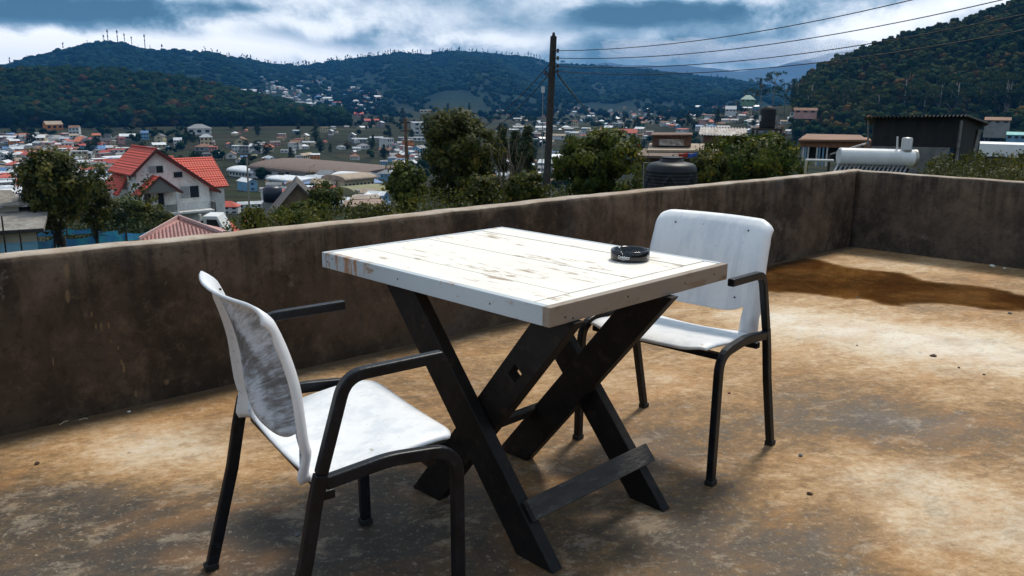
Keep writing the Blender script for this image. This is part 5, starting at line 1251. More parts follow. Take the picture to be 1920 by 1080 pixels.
def store():
    r = 44; a = at(-130, 392, r); p = at(72, 470, 42); g = gz(p.x, p.y)
    t = thing('flat_roof_store', 'low white building with weathered grey flat roof at the far left edge', 'building', (p.x, p.y, g), -math.atan2(p.x, p.y))
    top = at(72, 424, 42).z - g
    wm = mat('store_wall', (.58, .55, .46), (.46, .43, .36), 1.2, .85); bl = mat('store_blue_skirt', (.25, .52, .68), (.18, .42, .58), 2, .8)
    m = MB(); m.box((-4.0, 2.2, top / 2), (8, 4.4, top)); m.build('wall', wm, t)
    m = MB(); zb = at(72, 452, 42).z - g; m.box((-4.0, -.012, zb / 2), (8.0, .02, zb)); m.build('painted_skirt', bl, t)
    rm = mat('store_roof', (.13, .12, .105), (.24, .225, .20), 1.5, .95, c3=(.35, .33, .30), bump=.4)
    m = MB(); m.slab([(-8.6, -.9, top + .02), (.30, -.9, top + .02), (.75, 5.2, top + .40), (-8.6, 5.2, top + .55)], .16); m.build('roof', rm, t)
    m = MB(); m.box((-4.15, -.93, top - .05), (8.9, .05, .14)); m.build('fascia', mat('dark_fascia', (.03, .03, .03), rough=.8), t)
    m = MB(); m.slab([(-8.6, 3.2, top + .62), (-.1, 3.2, top + .62), (-.9, 7.4, top + .95), (-8.6, 7.4, top + .95)], .1); m.build('upper_roof', mat('store_upper_roof', (.20, .17, .13), (.12, .11, .10), 2, .9, c3=(.6, .6, .6)), t)
    m = MB(); m.box((-4.9, 5.4, top + .30), (8.6, 3.8, .62)); m.build('upper_wall', wm, t)
    for px in (10, 40):
        q = at(px, 470, 41); pm = MB(); z0 = gz(q.x, q.y); h = at(px, 405 if px < 20 else 430, 41).z - z0; tp = thing('fence_stake', f'thin dark stake in front of the low white building, {"leftmost" if px < 20 else "second from the left"}', 'stake', (q.x, q.y, z0)); pm.tube([(0, 0, -.2), (.03, 0, h)], .035, 6); pm.build('stake', BARKD, tp)
store()
def net_fence(label, pts, seed):
    rng = random.Random(seed); P = [at(px, pt, r) for px, pt, pb, r in pts]; Q = [at(px, pb, r) for px, pt, pb, r in pts]
    c = P[0]; t = thing('net_fence', label, 'fence', (c.x, c.y, gz(c.x, c.y)))
    m = bpy.data.materials.new('blue_net'); m.use_nodes = True; nt = NT(m.node_tree); b = nt.n['Principled BSDF']; co = nt.new('ShaderNodeTexCoord').outputs['Object']
    n = nt.noise(co, 1.2, 4, .6); nt.put(b.inputs['Base Color'], nt.mix(nt.step(n, .4, .62), (.02, .20, .46), (.03, .34, .46))); b.inputs['Roughness'].default_value = .7
    tr = nt.new('ShaderNodeBsdfTransparent'); mx = nt.new('ShaderNodeMixShader'); nt.put(mx.inputs[0], nt.m('ADD', .66, nt.m('MULTIPLY', nt.noise(nt.vm('ADD', co, (4, 4, 4)), .8, 3, .6), .35)))
    nt.l.new(tr.outputs[0], mx.inputs[1]); nt.l.new(b.outputs[0], mx.inputs[2]); nt.l.new(mx.outputs[0], nt.n['Material Output'].inputs[0])
    mb = MB(); K = 10; n_ = 0; cols = []
    for i in range(len(P) - 1):
        for k in range(K + (i == len(P) - 2)):
            u = k / K; a = P[i].lerp(P[i + 1], u); b_ = Q[i].lerp(Q[i + 1], u); w_ = rng.gauss(0, .008); sag = -.14 * math.sin(math.pi * u)
            for j in range(5): q = a.lerp(b_, j / 4); mb.v.append((q.x + w_ * j, q.y + w_, q.z + sag * (1 - j / 4) + rng.gauss(0, .006)))
            cols.append(1)
    for i in range(len(cols) - 1):
        for j in range(4): mb.f.append((i * 5 + j, i * 5 + j + 1, i * 5 + j + 6, i * 5 + j + 5)); mb.m.append(0)
    mb.build('net', m, t, smooth=True, world=True)
    for a in P:
        g = gz(a.x, a.y); q = MB(); q.tube([(a.x, a.y, g - .3), (a.x + rng.gauss(0, .05), a.y, a.z + .25)], .05, 6); q.build('post', BARKD, t, world=True)
net_fence('nearer run of torn blue netting on dark stakes above the wall at left', [(62, 449, 474, 46), (102, 446, 472, 47), (181, 440, 462, 50), (236, 436, 452, 52), (285, 431, 447, 56)], 1)
net_fence('farther run of blue netting behind the trunk of the large left tree', [(66, 430, 444, 62), (125, 428, 440, 63), (172, 428, 438, 64), (222, 432, 444, 62)], 2)

def pink_roof():
    r = 36; A = at(335, 410, r + 2); p = at(340, 448, r); g = gz(p.x, p.y); t = thing('corrugated_roof_hut', 'hut with faded pink corrugated hipped roof just beyond the wall below the villa', 'hut', (p.x, p.y, g))
    pk = mat('pink_corrugated_sheet', (.48, .25, .22), (.36, .17, .15), 3, .6, c3=(.55, .40, .36)); rib = mat('dark_red_rib', (.12, .035, .03), rough=.7)
    apex = A; lf = at(262, 452, r - 1.6); rt_ = at(440, 450, r - 2.4); bk = at(420, 428, r + 3.5); L2 = at(290, 430, r + 3)
    m = MB(); m.slab([lf, rt_, apex], .05); m.slab([apex, rt_, bk], .05); m.slab([apex, L2, lf], .05); m.build('roof', pk, t, world=True)
    nn = (rt_ - lf).cross(apex - lf).normalized(); nn = nn if nn.z > 0 else -nn
    m = MB()
    for i in range(1, 24):
        u = i / 24; b = lf.lerp(rt_, u); k = min(u / .5 if u < .5 else (1 - u) / .5, 1); # ribs run up the slope to the hips
        d = (apex - lf.lerp(rt_, .45)); e = b + d * max(.05, k * .93); m.bar(b + nn * .03, e + nn * .03, .045, .05, side=nn.cross(d))
    m.build('ribs', rib, t, world=True)
    m = MB(); m.bar(lf + nn * .05, apex + nn * .05, .22, .05, side=nn); m.bar(rt_ + nn * .05, apex + nn * .05, .26, .05, side=nn); m.build('ridge_caps', mat('faded_pink_cap', (.55, .36, .33), rough=.6), t, world=True)
    m = MB(); c = (lf + rt_) / 2; c = Vector((c.x, c.y + 1.8, g + (c.z - g - .3) / 2)); m.box(c, (3.2, 2.8, c.z * 2 - 2 * g if False else abs((lf.z + rt_.z) / 2 - g) - .1)); m.build('wall', WH['cream'], t, world=True)
pink_roof()
def truck():
    r = 52; p = at(395, 440, r); g = gz(p.x, p.y); t = thing('parked_truck', 'white truck cab behind the faded pink roof beside the villa', 'truck', p, -math.atan2(p.x, p.y) - .25)
    wm = mat('truck_white_paint', (.70, .70, .68), (.6, .6, .58), 2, .35)
    k = r / F; w_ = 46 * k; h = 34 * k
    m = MB(); m.prism([(-w_ * .50, -h * .9), (w_ * .55, -h * .9), (w_ * .55, h * .28), (w_ * .30, h * .98), (-w_ * .22, h * 1.0), (-w_ * .46, h * .62)], -.1, 1.7, 'y'); m.build('cab', wm, t, bevel=.05)
    m = MB(); m.prism([(-w_ * .10, h * .30), (w_ * .42, h * .30), (w_ * .27, h * .80), (-w_ * .10, h * .82)], -.13, -.09, 'y'); m.build('side_window', DARKWIN, t)
    m = MB(); m.prism([(-w_ * .34, h * .42), (-w_ * .22, h * .42), (-w_ * .22, h * .78), (-w_ * .30, h * .72)], -.13, -.09, 'y'); m.build('quarter_window', DARKWIN, t)
    m = MB(); m.box((-w_ * .30, -.3, h * .98), (.12, .2, .30)); m.build('mirror', mat('mirror_shell', (.5, .48, .42), rough=.6), t)
    m = MB(); m.box((0, .8, -h * .9 - .15), (w_ * 1.05, 1.5, .3)); m.build('chassis', BARKD, t)
    for s in (-.3, .35):
        m = MB(); m.tube([(w_ * s, -.15, -h * .9 - .2), (w_ * s, .12, -h * .9 - .2)], .38, 16); m.build('wheel', M['rubber'], t)
truck()
def small_roofs():
    # red roof right of the truck
    r = 62; p = at(420, 440, r); t = thing('red_roof_hut', 'small hut with steep red tiled roof right of the white truck', 'hut', p, -math.atan2(p.x, p.y) + .5)
    k = r / F; m = MB(); L = 40 * k; h = 18 * k; m.slab([(-L / 2, -1.2, h * .55), (L / 2, -1.2, h * .2), (L * .35, .9, h * 1.75), (-L / 2, .9, h * 2.05)], .1); m.slab([(-L / 2, .9, h * 2.05), (L * .35, .9, h * 1.75), (L / 2, 2.4, h * .5), (-L / 2, 2.6, h * .8)], .1); m.build('roof', TILE, t)
    m = MB(); m.box((-.05, .6, -.2), (L * .85, 2.2, h * 1.6)); m.build('wall', WH['brown'], t)
    # brown gable house
    r = 66; p = at(560, 425, r); g = gz(p.x, p.y); k = r / F; ap = at(556, 341, r); rz = -math.atan2(p.x, p.y)
    t = thing('gable_house', 'tan gabled house with long dark brown sloping roof beside the small round tree', 'house', (ap.x, ap.y, g), rz)
    H0 = ap.z - g; lx, lz = -58 * k, (341 - 408) * k; rx, rz2 = 52 * k, (341 - 396) * k
    wm = mat('tan_gable_wall', (.20, .14, .08), (.13, .095, .06), 1.6, .9); rm = mat('dark_brown_roof', (.045, .035, .032), (.075, .06, .05), 3, .7); cap = mat('pale_verge', (.42, .36, .33), rough=.7)
    m = MB(); m.prism([(lx * .88, 0), (rx, 0), (rx, H0 + rz2 - .15), (0, H0 - .15), (lx * .88, H0 + lz * .88 - .15)], 0, 5, 'y'); m.build('wall', wm, t)
    m = MB(); m.slab([(lx, -.4, H0 + lz), (0, -.4, H0), (0, 5.2, H0), (lx, 5.2, H0 + lz)], .16); m.slab([(0, -.4, H0), (rx * 1.05, -.4, H0 + rz2 * 1.05), (rx * 1.05, 5.2, H0 + rz2 * 1.05), (0, 5.2, H0)], .16); m.build('roof', rm, t)
    m = MB(); m.bar((lx, -.43, H0 + lz - .02), (0, -.43, H0 - .02), .26, .05); m.build('verge_board', cap, t)
    m = MB(); m.box((.3, -.02, H0 - 2.6), (.35, .06, .7)); m.build('window', DARKWIN, t)
    # tank stand behind it
    r = 88; p = at(512, 378, r); g = gz(p.x, p.y); t = thing('roof_water_tank', 'small dark blue water tank on a dark stand left of the brown gable roof', 'water tank', (p.x, p.y, g)); z0 = at(512, 378, r).z - g; k = r / F
    m = MB(); m.lathe([(.01, z0), (17 * k, z0), (17 * k, z0 + 24 * k), (12 * k, z0 + 28 * k), (.01, z0 + 29 * k)], 20); m.build('tank', mat('dark_blue_tank', (.01, .015, .03), rough=.4), t, smooth=True)
    m = MB(); m.box((0, 0, z0 / 2), (30 * k, 30 * k, z0)); m.build('stand', WH['grey'], t)
    # low rusty-roof building above the wall
    r = 40; a = at(640, 380, r); b = at(722, 374, r); p = at(682, 405, r); g = gz(p.x, p.y); t = thing('low_brown_house', 'low house with two flat brown sheet roofs right of the small round tree', 'house', (p.x, p.y, g))
    c1, c2 = at(640, 388, r - 1), at(724, 383, r - 1); d1, d2 = at(646, 376, r + 2.5), at(716, 372, r + 2.5)
    m = MB(); m.slab([c1, c2, d2, d1], .07); m.build('roof', mat('brown_sheet_roof', (.30, .19, .13), (.17, .11, .08), 2.5, .7, c3=(.42, .33, .27)), t, world=True)
    e1, e2 = at(655, 374, r + 2.6), at(716, 371, r + 2.6); f1, f2 = at(660, 366, r + 5), at(708, 364, r + 5)
    m = MB(); m.slab([e1, e2, f2, f1], .07); m.build('upper_roof', mat('pale_brown_roof', (.32, .26, .20), (.2, .15, .11), 2, .7), t, world=True)
    m = MB(); c = (c1 + c2 + d1 + d2) / 4; hh = c.z - g - .25; m.box((c.x, c.y, g + hh / 2), ((c2 - c1).length * .9, 3.0, hh), rz=-math.atan2(c.x, c.y)); m.build('wall', WH['cream'], t, world=True)
    m = MB(); c = (e1 + e2 + f1 + f2) / 4; hh = c.z - g - .15; m.box((c.x, c.y, g + hh / 2), ((e2 - e1).length * .85, 2.0, hh), rz=-math.atan2(c.x, c.y)); m.build('upper_wall', DARKWIN, t, world=True)
small_roofs()

# ------------------------------------------------------------------ poles and cables
def pole(name, label, px_t, py_t, px_b, r, r0, r1, mt, cat='utility pole'):
    a = at(px_t, py_t, r); b = at(px_b, 340, r); g = gz(b.x, b.y); k = (a.z - g) / (a.z - b.z); base = a + (b - a) * k
    t = thing(name, label, cat, (base.x, base.y, g)); m = MB(); m.tube([Vector((base.x, base.y, g - .5)), a], [r0, r1], 12); m.build('post', mt, t, world=True); return t, a, base
POLE = mat('dark_timber_pole', (.022, .018, .015), (.055, .045, .038), 8, .85, .3, stretch=(3, 3, .4))
t, a, bs = pole('utility_pole', 'tall dark timber utility pole carrying cables behind the long wall', 1038, 68, 1025, 30, .15, .115, POLE)
m = MB(); m.box((a.x, a.y, a.z + .05), (.14, .14, .16), taper=.5); m.build('cap', POLE, t, world=True)
ins = mat('insulator', (.03, .025, .022), rough=.3)
att = []
for row in (95, 109, 124, 134):
    q = at(1046, row, 29.85); att.append(q); m = MB(); m.tube([q + Vector((-.22, .05, 0)), q], .02, 6); m.tube([q - Vector((0, 0, .07)), q, q + Vector((0, 0, .06))], [.05, .03, .05], 8); m.build('insulator', ins, t, world=True)
for row, px in ((140, 1029), (137, 1023)):
    q = at(px, row, 29.9); m = MB(); m.tube([q - Vector((0, 0, .08)), q + Vector((0, 0, .08))], .05, 8); m.build('insulator', ins, t, world=True)
CAB = mat('black_cable', (.015, .017, .02), rough=.6)
def cable(label, p, q, sag, rad=.013, group=None, n=36):
    t = thing('power_cable', label, 'cable', p, 0, group); m = MB(); pts = []
    for i in range(n + 1): u = i / n; s = p.lerp(q, u); s.z -= sag * 4 * u * (1 - u); pts.append(s - p)
    m.tube(pts, rad, 5); m.build('wire', CAB, t, smooth=True)
for q, e, lab in zip(att, ((2500, -235, 22), (2500, -170, 22), (2500, -118, 22), (2500, -75, 22)), ('topmost', 'second from the top', 'third from the top', 'lowest')):
    cable(f'black overhead cable rising right from the utility pole, {lab} of four', q, at(*e), .75, group='overhead cables right of the utility pole')
t2, a2, b2 = pole('thin_pole', 'thin brown timber pole left of the tall round tree', 760, 222, 764, 62, .17, .12, mat('brown_pole', (.09, .05, .03), (.16, .09, .055), 6, .8))
for dz in (.3, .9):
    m = MB(); m.box(a2 - Vector((0, 0, dz)), (.7, .1, .1)); m.build('crossarm', BARKD, t2, world=True)
qq = at(1030, 139, 29.9)
cable('upper of the two cables falling left from the utility pole to the thin brown pole', at(1032, 118, 29.9), a2 + Vector((.3, 0, -.2)), 2.0, .016)
cable('lower of the two cables falling left from the utility pole to the thin brown pole', qq, a2 + Vector((-.3, 0, -.8)), 2.2, .016)
cable('short cable dropping right from the utility pole into the valley', at(1046, 140, 29.9), at(1140, 232, 120), .6, .03)
t3, a3, b3 = pole('lamp_post', 'slim grey lamp post right of the red-roofed villa', 463, 296, 465, 84, .10, .075, mat('concrete_post', (.20, .18, .15), (.30, .27, .22), 4, .9), 'lamp post')
m = MB(); m.tube([a3, a3 + Vector((.3, 0, .35)), a3 + Vector((.7, 0, .3))], .04, 6); m.build('lamp_arm', BARK, t3, world=True)
m = MB(); m.box(a3 + Vector((.7, 0, .28)), (.55, .25, .14), taper=.7); m.build('lamp_head', WH['cream'], t3, world=True)
t4, a4, b4 = pole('lamp_post', 'small far lamp post with white head left of the top of the utility pole', 1018, 168, 1016, 120, .09, .06, WH['grey'], 'lamp post')
m = MB(); m.box(a4, (.5, .3, .9)); m.build('lamp_head', WH['white'], t4, world=True)
for i, (px, py) in enumerate(((203, 54), (221, 55), (234, 62), (247, 68), (272, 63))):
    rr = 2700; g_ = at(px, 82 if px < 260 else 88, rr); tp = at(px, py, rr); t = thing('antenna_mast', f'thin radio mast on the summit of the far left mountain, number {i+1} from the left' if 0 else ['leftmost and tallest radio mast on the far left summit', 'second radio mast from the left on the far summit', 'small middle radio mast on the far summit', 'short radio mast right of the middle one on the summit', 'solitary radio mast at the right end of the far summit'][i], 'radio mast', g_)
    m = MB(); h = tp.z - g_.z; m.tube([(0, 0, -25), (0, 0, h)], [1.5 if i in (0, 1, 4) else .9, .8], 6); m.build('mast', BARKD, t)
    m = MB(); m.box((0, 0, h * .82), (4.2, 2, h * .12)); m.box((0, 0, h * .5), (3, 2, h * .06)); m.build('aerials', BARKD, t)

# ------------------------------------------------------------------ tanks, heater, sheds behind the right part of the wall
BLACKP = mat('black_polythene', (.007, .008, .010), (.016, .018, .022), 3, .48, spec=.3)
def tank():
    r = 15.5; c = at(1257, 350, r); k = r / F / c_; rad = 45 * k; ztop = at(1257, 297, r).z; g = gz(c.x, c.y); z0 = c.z - .35
    t = thing('water_tank', 'big squat black ribbed plastic water tank standing behind the wall', 'water tank', (c.x, c.y, g)); h = ztop - z0; zz = z0 - g
    def rf(rr, z, a):
        q = (z - zz) / h
        if .18 < q < .74:          # embossed zigzag band
            tri = abs(((a / (2 * math.pi) * 7) % 1) * 2 - 1); d = abs(q - (.30 + .36 * tri)); rr += .022 * max(0, 1 - d / .07)
        return rr
    prof = [(.01, zz)] + [(rad * f, zz + h * q) for f, q in [(.98, 0), (1, .02)] + [(1 + (.015 if i % 4 == 0 else 0), .04 + i * .0175) for i in range(42)] + [(.985, .80), (.94, .86), (.84, .90), (.55, .93), (.46, .935), (.46, .985), (.40, 1.0), (.01, 1.0)]]
    m = MB(); m.lathe(prof, 140, rfun=rf); m.build('tank', BLACKP, t, smooth=True)
    m = MB(); m.lathe([(.01, zz + h * .99), (rad * .43, zz + h * .99), (rad * .43, zz + h * 1.03), (.01, zz + h * 1.04)], 32); m.build('lid', BLACKP, t, smooth=False)
    m = MB(); m.box((0, 0, zz / 2), (rad * 2.1, rad * 2.1, zz), taper=1); m.build('plinth', WH['grey'], t)
    q = at(1207, 360, r); u = at(1207, 305, r); m = MB(); m.tube([q, u, u + Vector((.1, 0, 0))], .012, 6); m.build('pipe', WH['grey'], t, world=True)
tank()
def tank_on_stand():
    r = 46; c = at(1438, 240, r); g = gz(c.x, c.y); k = r / F / c_; t = thing('water_tank', 'upright black water tank on a dark metal stand above the bush', 'water tank', (c.x, c.y, g)); z0 = c.z - g; h = 37 * k; rad = 13 * k
    m = MB(); m.lathe([(.01, z0), (rad, z0)] + [(rad * (1 + (.03 if i % 2 else 0)), z0 + h * (.05 + i * .07)) for i in range(12)] + [(rad * .95, z0 + h * .90), (rad * .55, z0 + h * .96), (rad * .5, z0 + h), (.01, z0 + h)], 28); m.build('tank', BLACKP, t, smooth=True)
    m = MB(); m.box((0, 0, z0 - .06), (44 * k, 30 * k, .12)); m.build('platform', POLE, t)
    for x, y in ((-1, -1), (1, -1), (1, 1), (-1, 1)):
        m = MB(); m.bar((x * 20 * k, y * 13 * k, 0), (x * 20 * k, y * 13 * k, z0 - .12), .09, .09); m.build('leg', POLE, t)
    m = MB(); m.tube([(rad + .06, -.25, .2), (rad + .06, -.25, z0 + h * 1.0)], .05, 6); m.build('pipe', WH['grey'], t)
    for s in (-1, 1):
        m = MB(); m.box((s * rad * 1.02, -.08, z0 + h * .45), (.12, .12, .3)); m.build('bracket', WH['white'], t)
tank_on_stand()
def heater():
    r = 17; a = at(1572, 293, r); b = at(1714, 297, r + .5); k = r / F / c_; rad = 14.5 * k; g = gz(a.x, a.y); d = (b - a); t = thing('solar_water_heater', 'white cylindrical solar water heater with slanted glass tubes behind the wall corner', 'water heater', (a.x, a.y, g))
    st = mat('white_enamelled_steel', (.74, .74, .73), (.62, .62, .61), 2, .22, spec=.6)
    prof = []; N = 26; m = MB(); pts = [a + d * u for u in (0, .008, .02, .98, .992, 1)]; m.tube(pts, [rad * .86, rad * .96, rad, rad, rad * .96, rad * .86], 36); m.build('tank', st, t, smooth=False, world=True, bevel=0)
    m = MB(); m.tube([b - d.normalized() * .03, b + d.normalized() * .025], rad * 1.03, 32); m.build('end_cap', mat('brushed_end', (.35, .33, .28), rough=.35, metal=.6), t, world=True)
    tubem = mat('glass_tube', (.34, .35, .37), (.45, .46, .48), 2, .18, metal=.3); darkp = mat('collector_dark', (.02, .02, .022), rough=.5)
    nrm = d.normalized(); view = Vector((-a.x, -a.y, 0)).normalized(); down = (view * 1.0 - Vector((0, 0, .72))).normalized()
    for i in range(17):
        s = a + d * (.02 + .90 * i / 16) - Vector((0, 0, rad * .75)) + view * rad * .3; m = MB(); m.tube([s, s + down * .9 - nrm * .26], .021, 10); m.build('glass_tube', tubem, t, smooth=True, world=True)
    s0 = a + d * .0 - Vector((0, 0, rad * .8)) + view * rad * .2; s1 = a + d * .96 - Vector((0, 0, rad * .8)) + view * rad * .2
    off = Vector((0, 0, -.06)) - view * .03; m = MB(); m.slab([s0 + off, s1 + off, s1 + off + down * .92 - nrm * .26, s0 + off + down * .92 - nrm * .26], .02); m.build('reflector', darkp, t, world=True)
    for u in (.06, .90):
        s = a + d * u; m = MB(); m.bar((s.x, s.y, g), (s.x, s.y, s.z - rad * .8), .04, .04); m.bar((s.x + view.x * .75, s.y + view.y * .75, g), (s.x, s.y, s.z - rad * .9), .035, .035); m.build('support_frame', BLACKP, t, world=True)
    c = at(1699, 283, r + .4); m = MB(); k2 = 8.5 * k; m.lathe([(.002, 0), (k2 * 1.05, 0), (k2 * 1.05, .03), (k2, .04), (k2, 20 * k), (k2 * .8, 22 * k), (.002, 22.5 * k)], 24, (c.x - a.x, c.y - a.y, c.z - g)); m.build('feeder_tank', mat('steel_pot', (.42, .41, .39), rough=.35, metal=.5), t, smooth=True)
    c = at(1682, 285, r + .35); u_ = at(1683, 256, r + .35); m = MB(); m.tube([c, u_], .018, 8); m.build('vent_pipe', WH['white'], t, world=True)
heater()
def rail():
    t = thing('pipe_rail', 'white horizontal pipe on a thin post left of the solar water heater', 'pipe', at(1513, 300, 15.5)); m = MB(); m.tube([at(1511, 300, 15.5), at(1562, 301, 16)], .022, 8); m.build('pipe', WH['white'], t, world=True)
    m = MB(); p = at(1512, 301, 15.5); m.tube([p, (p.x, p.y, gz(p.x, p.y) - .2)], .022, 8); m.build('post', WH['cream'], t, world=True)
rail()
def dark_shed():
    r = 27; c = at(1640, 320, r); g = gz(c.x, c.y); t = thing('dark_shed', 'black windowless shed with corrugated iron roof above the solar water heater', 'shed', (c.x, c.y, g))
    blk = mat('black_sheeting', (.012, .012, .013), (.024, .023, .022), 1.8, .85, .3, stretch=(3, 3, .6)); con = mat('grey_concrete_base', (.14, .14, .135), (.24, .235, .22), 2.2, .9, .3, c3=(.07, .07, .065)); iron = mat('corrugated_iron', (.10, .095, .09), (.045, .042, .04), 4, .6, c3=(.22, .15, .11))
    A = at(1640, 218, r); B = at(1806, 218, r + .5); A2 = B; D = at(1843, 226, r + 3.4)
    def wl(P, Q, zt0, zt1, zb, nm, mt, back=.12):
        m = MB(); n = (Q - P).cross(Vector((0, 0, 1))).normalized() * back; n = n if n.y > 0 else -n
        vs = [(P.x, P.y, zb), (Q.x, Q.y, zb), (Q.x, Q.y, zt1), (P.x, P.y, zt0)]; vs += [(v[0] + n.x, v[1] + n.y, v[2]) for v in vs]
        m.add(vs, [(0, 1, 2, 3), (7, 6, 5, 4), (0, 4, 5, 1), (1, 5, 6, 2), (2, 6, 7, 3), (3, 7, 4, 0)]); return m.build(nm, mt, t, world=True)
    zmid = at(1700, 277, r).z
    wl(A, B, A.z, B.z, zmid, 'front_wall', blk); wl(B + Vector((.01, .01, 0)), D, B.z, D.z, zmid - .9, 'side_wall', blk)
    A3 = A + Vector((0, -.03, 0)); B3 = at(1788, 218, r + .45) + Vector((0, -.03, 0)); wl(A3, B3, zmid + .02, zmid + .02, g - .3, 'base_wall', con)
    E = at(1855, 232, r + 3.2); F0 = at(1622, 219, r - .4); G0 = at(1812, 216, r + .1)
    m = MB(); dvec = Vector((A.x, A.y, 0)).normalized()
    corr(m, F0, G0 - F0, dvec * 5 + Vector((0, 0, -.35)), 26, .035); corr(m, G0 + Vector((0, 0, .01)), E - G0, dvec * 4 + Vector((0, 0, -.3)), 14, .035); m.build('roof', iron, t, world=True)
    P = at(1803, 226, r + .3); m = MB(); m.bar(P, (P.x, P.y, zmid - 1.0), .06, .06); m.build('post', con, t, world=True)
    P = at(1836, 243, r + 2.6); m = MB(); m.bar(P, (P.x - .2, P.y, g - .3), .10, .10); m.build('corner_post', con, t, world=True)
    for row, px0, px1 in ((292, 1768, 1805), (300, 1768, 1805), (310, 1768, 1805)):
        m = MB(); m.bar(at(px0, row, r + 1.2), at(px1, row - 2, r + 1.7), .10, .03); m.build('plank', BARK, t, world=True)
    P = at(1626, 240, r - .2); m = MB(); m.bar(at(1628, 226, r), at(1627, 330, r), .04, .04); m.build('downpipe', con, t, world=True)
dark_shed()
def right_bits():
    r = 64; a = at(1838, 294, r); b = at(2100, 300, r); p = at(1900, 300, r); g = gz(p.x, p.y)
    t = thing('long_white_building', 'long building with bright white fascia to the right of the dark shed', 'building', (p.x, p.y, g)); k = r / F / c_
    u = (b - a).normalized(); c = (a + b) / 2; hh = 19 * k; m = MB(); m.box((c.x, c.y + 2, c.z + hh / 2), ((b - a).length, 4, hh), rz=math.atan2(u.y, u.x)); m.build('fascia', mat('bright_white_wall', (.78, .78, .76), (.66, .66, .64), .5, .7), t, world=True)
    m = MB(); m.box((c.x, c.y + 2.1, (c.z + g) / 2 - .2), ((b - a).length * .98, 3.8, c.z - g + .3), rz=math.atan2(u.y, u.x)); m.build('lower_wall', mat('brown_lower_wall', (.16, .12, .07), (.10, .08, .05), 1, .9), t, world=True)
    m = MB(); q = at(1912, 283, r - .05)
    for i in range(3): m.box((q.x + i * .28, q.y - .1, q.z), (.2, .05, .35))
    m.build('vent', DARKWIN, t, world=True)
    # blue and white building with orange fascia
    r = 52; p = at(1560, 300, r); g = gz(p.x, p.y); rz = -math.atan2(p.x, p.y); t = thing('roadside_shop', 'open-fronted building with brown fascia and blue and white posts left of the dark shed', 'building', (p.x, p.y, g), rz); k = r / F / c_
    zb = lambda row: at(1560, row, r).z - g
    x = lambda px: (px - 1560) * k
    m = MB(); m.box((x(1562), 2.2, (zb(276) + zb(262)) / 2), (x(1618) - x(1506), 4.4, zb(262) - zb(277))); m.build('fascia', mat('orange_brown_fascia', (.34, .15, .07), (.22, .10, .055), 3, .8), t)
    m = MB(); m.slab([(x(1504), -.4, zb(263)), (x(1612), -.4, zb(260)), (x(1604), 4.6, zb(257)), (x(1512), 4.6, zb(257))], .10); m.build('roof', RF['rusty'], t)
    m = MB(); m.box((x(1576), -.06, zb(263.5)), (x(1604) - x(1548), .1, 3.4 * k)); m.build('signboard', WH['cream'], t)
    m = MB(); m.box((x(1560), 2.8, zb(290)), (x(1604) - x(1514), 3., zb(277) - zb(303))); m.build('back_wall', mat('dark_interior', (.03, .03, .032), rough=.9), t)
    for px, mtn in ((1513, 'white'), (1517, 'blue'), (1521, 'white'), (1535, 'white'), (1539, 'blue'), (1545, 'blue'), (1551, 'white')):
        m = MB(); m.box((x(px), 0, (zb(277) + zb(312)) / 2), (2.6 * k, .12, zb(277) - zb(312))); m.build('post', WH[mtn], t)
    # tilted sheet
    r = 24; P = [at(1556, 288, r), at(1618, 270, r), at(1624, 267, r + 1.4), at(1580, 281, r + 1.6)]; t = thing('tilted_roof_sheet', 'tilted grey sheet roof on thin posts just left of the dark shed', 'roof', P[0]); m = MB(); m.slab(P, .04); m.build('sheet', mat('weathered_sheet', (.22, .20, .18), (.40, .38, .35), 3, .7), t, world=True)
    for q in (P[0], P[1]): m = MB(); m.bar(q - Vector((0, 0, .05)), (q.x, q.y, gz(q.x, q.y) - .2), .05, .05); m.build('post', BARKD, t, world=True)
    # rusty roof-top huts
    rust = mat('rusty_sheet', (.15, .07, .04), (.08, .045, .03), 3, .8, c3=(.30, .20, .14)); pale = mat('peeling_white', (.60, .58, .55), (.25, .18, .14), 4, .8)
    r = 46; p = at(1260, 292, r); g = gz(p.x, p.y); rz = -math.atan2(p.x, p.y); k = r / F / c_; x = lambda px: (px - 1260) * k; zb = lambda row: at(1260, row, r).z - g
    t = thing('rooftop_hut', 'rusty-framed hut with peeling white panel behind the black water tank', 'shed', (p.x, p.y, g), rz)
    m = MB(); m.box((x(1258), .8, (zb(253) + zb(274)) / 2), (x(1292) - x(1224), 1.6, zb(253) - zb(274))); m.build('wall', rust, t)
    m = MB(); m.box((x(1258), -.03, zb(267)), (x(1281) - x(1238), .06, 11 * k)); m.build('peeling_panel', pale, t)
    m = MB(); m.slab([(x(1222), -.3, zb(253)), (x(1294), -.3, zb(251)), (x(1294), 1.8, zb(250)), (x(1222), 1.8, zb(251))], .07); m.build('roof', rust, t)
    m = MB(); m.slab([(x(1218), -1.5, zb(279)), (x(1345), -1.5, zb(277)), (x(1345), 2.4, zb(272)), (x(1218), 2.4, zb(273))], .12); m.build('lower_roof', RF['tan'], t)
    m = MB(); m.slab([(x(1196), -2.8, zb(287)), (x(1300), -2.8, zb(286)), (x(1300), .2, zb(279)), (x(1196), .2, zb(280))], .12); m.build('front_roof', RF['brown'], t)
    m = MB(); m.box((x(1262), .4, zb(284) / 2), (x(1330) - x(1206), 2.4, zb(284))); m.build('lower_wall', WH['brown'], t)
    r = 50; p = at(1352, 290, r); g = gz(p.x, p.y); rz = -math.atan2(p.x, p.y); k = r / F / c_; x = lambda px: (px - 1352) * k; zb = lambda row: at(1352, row, r).z - g
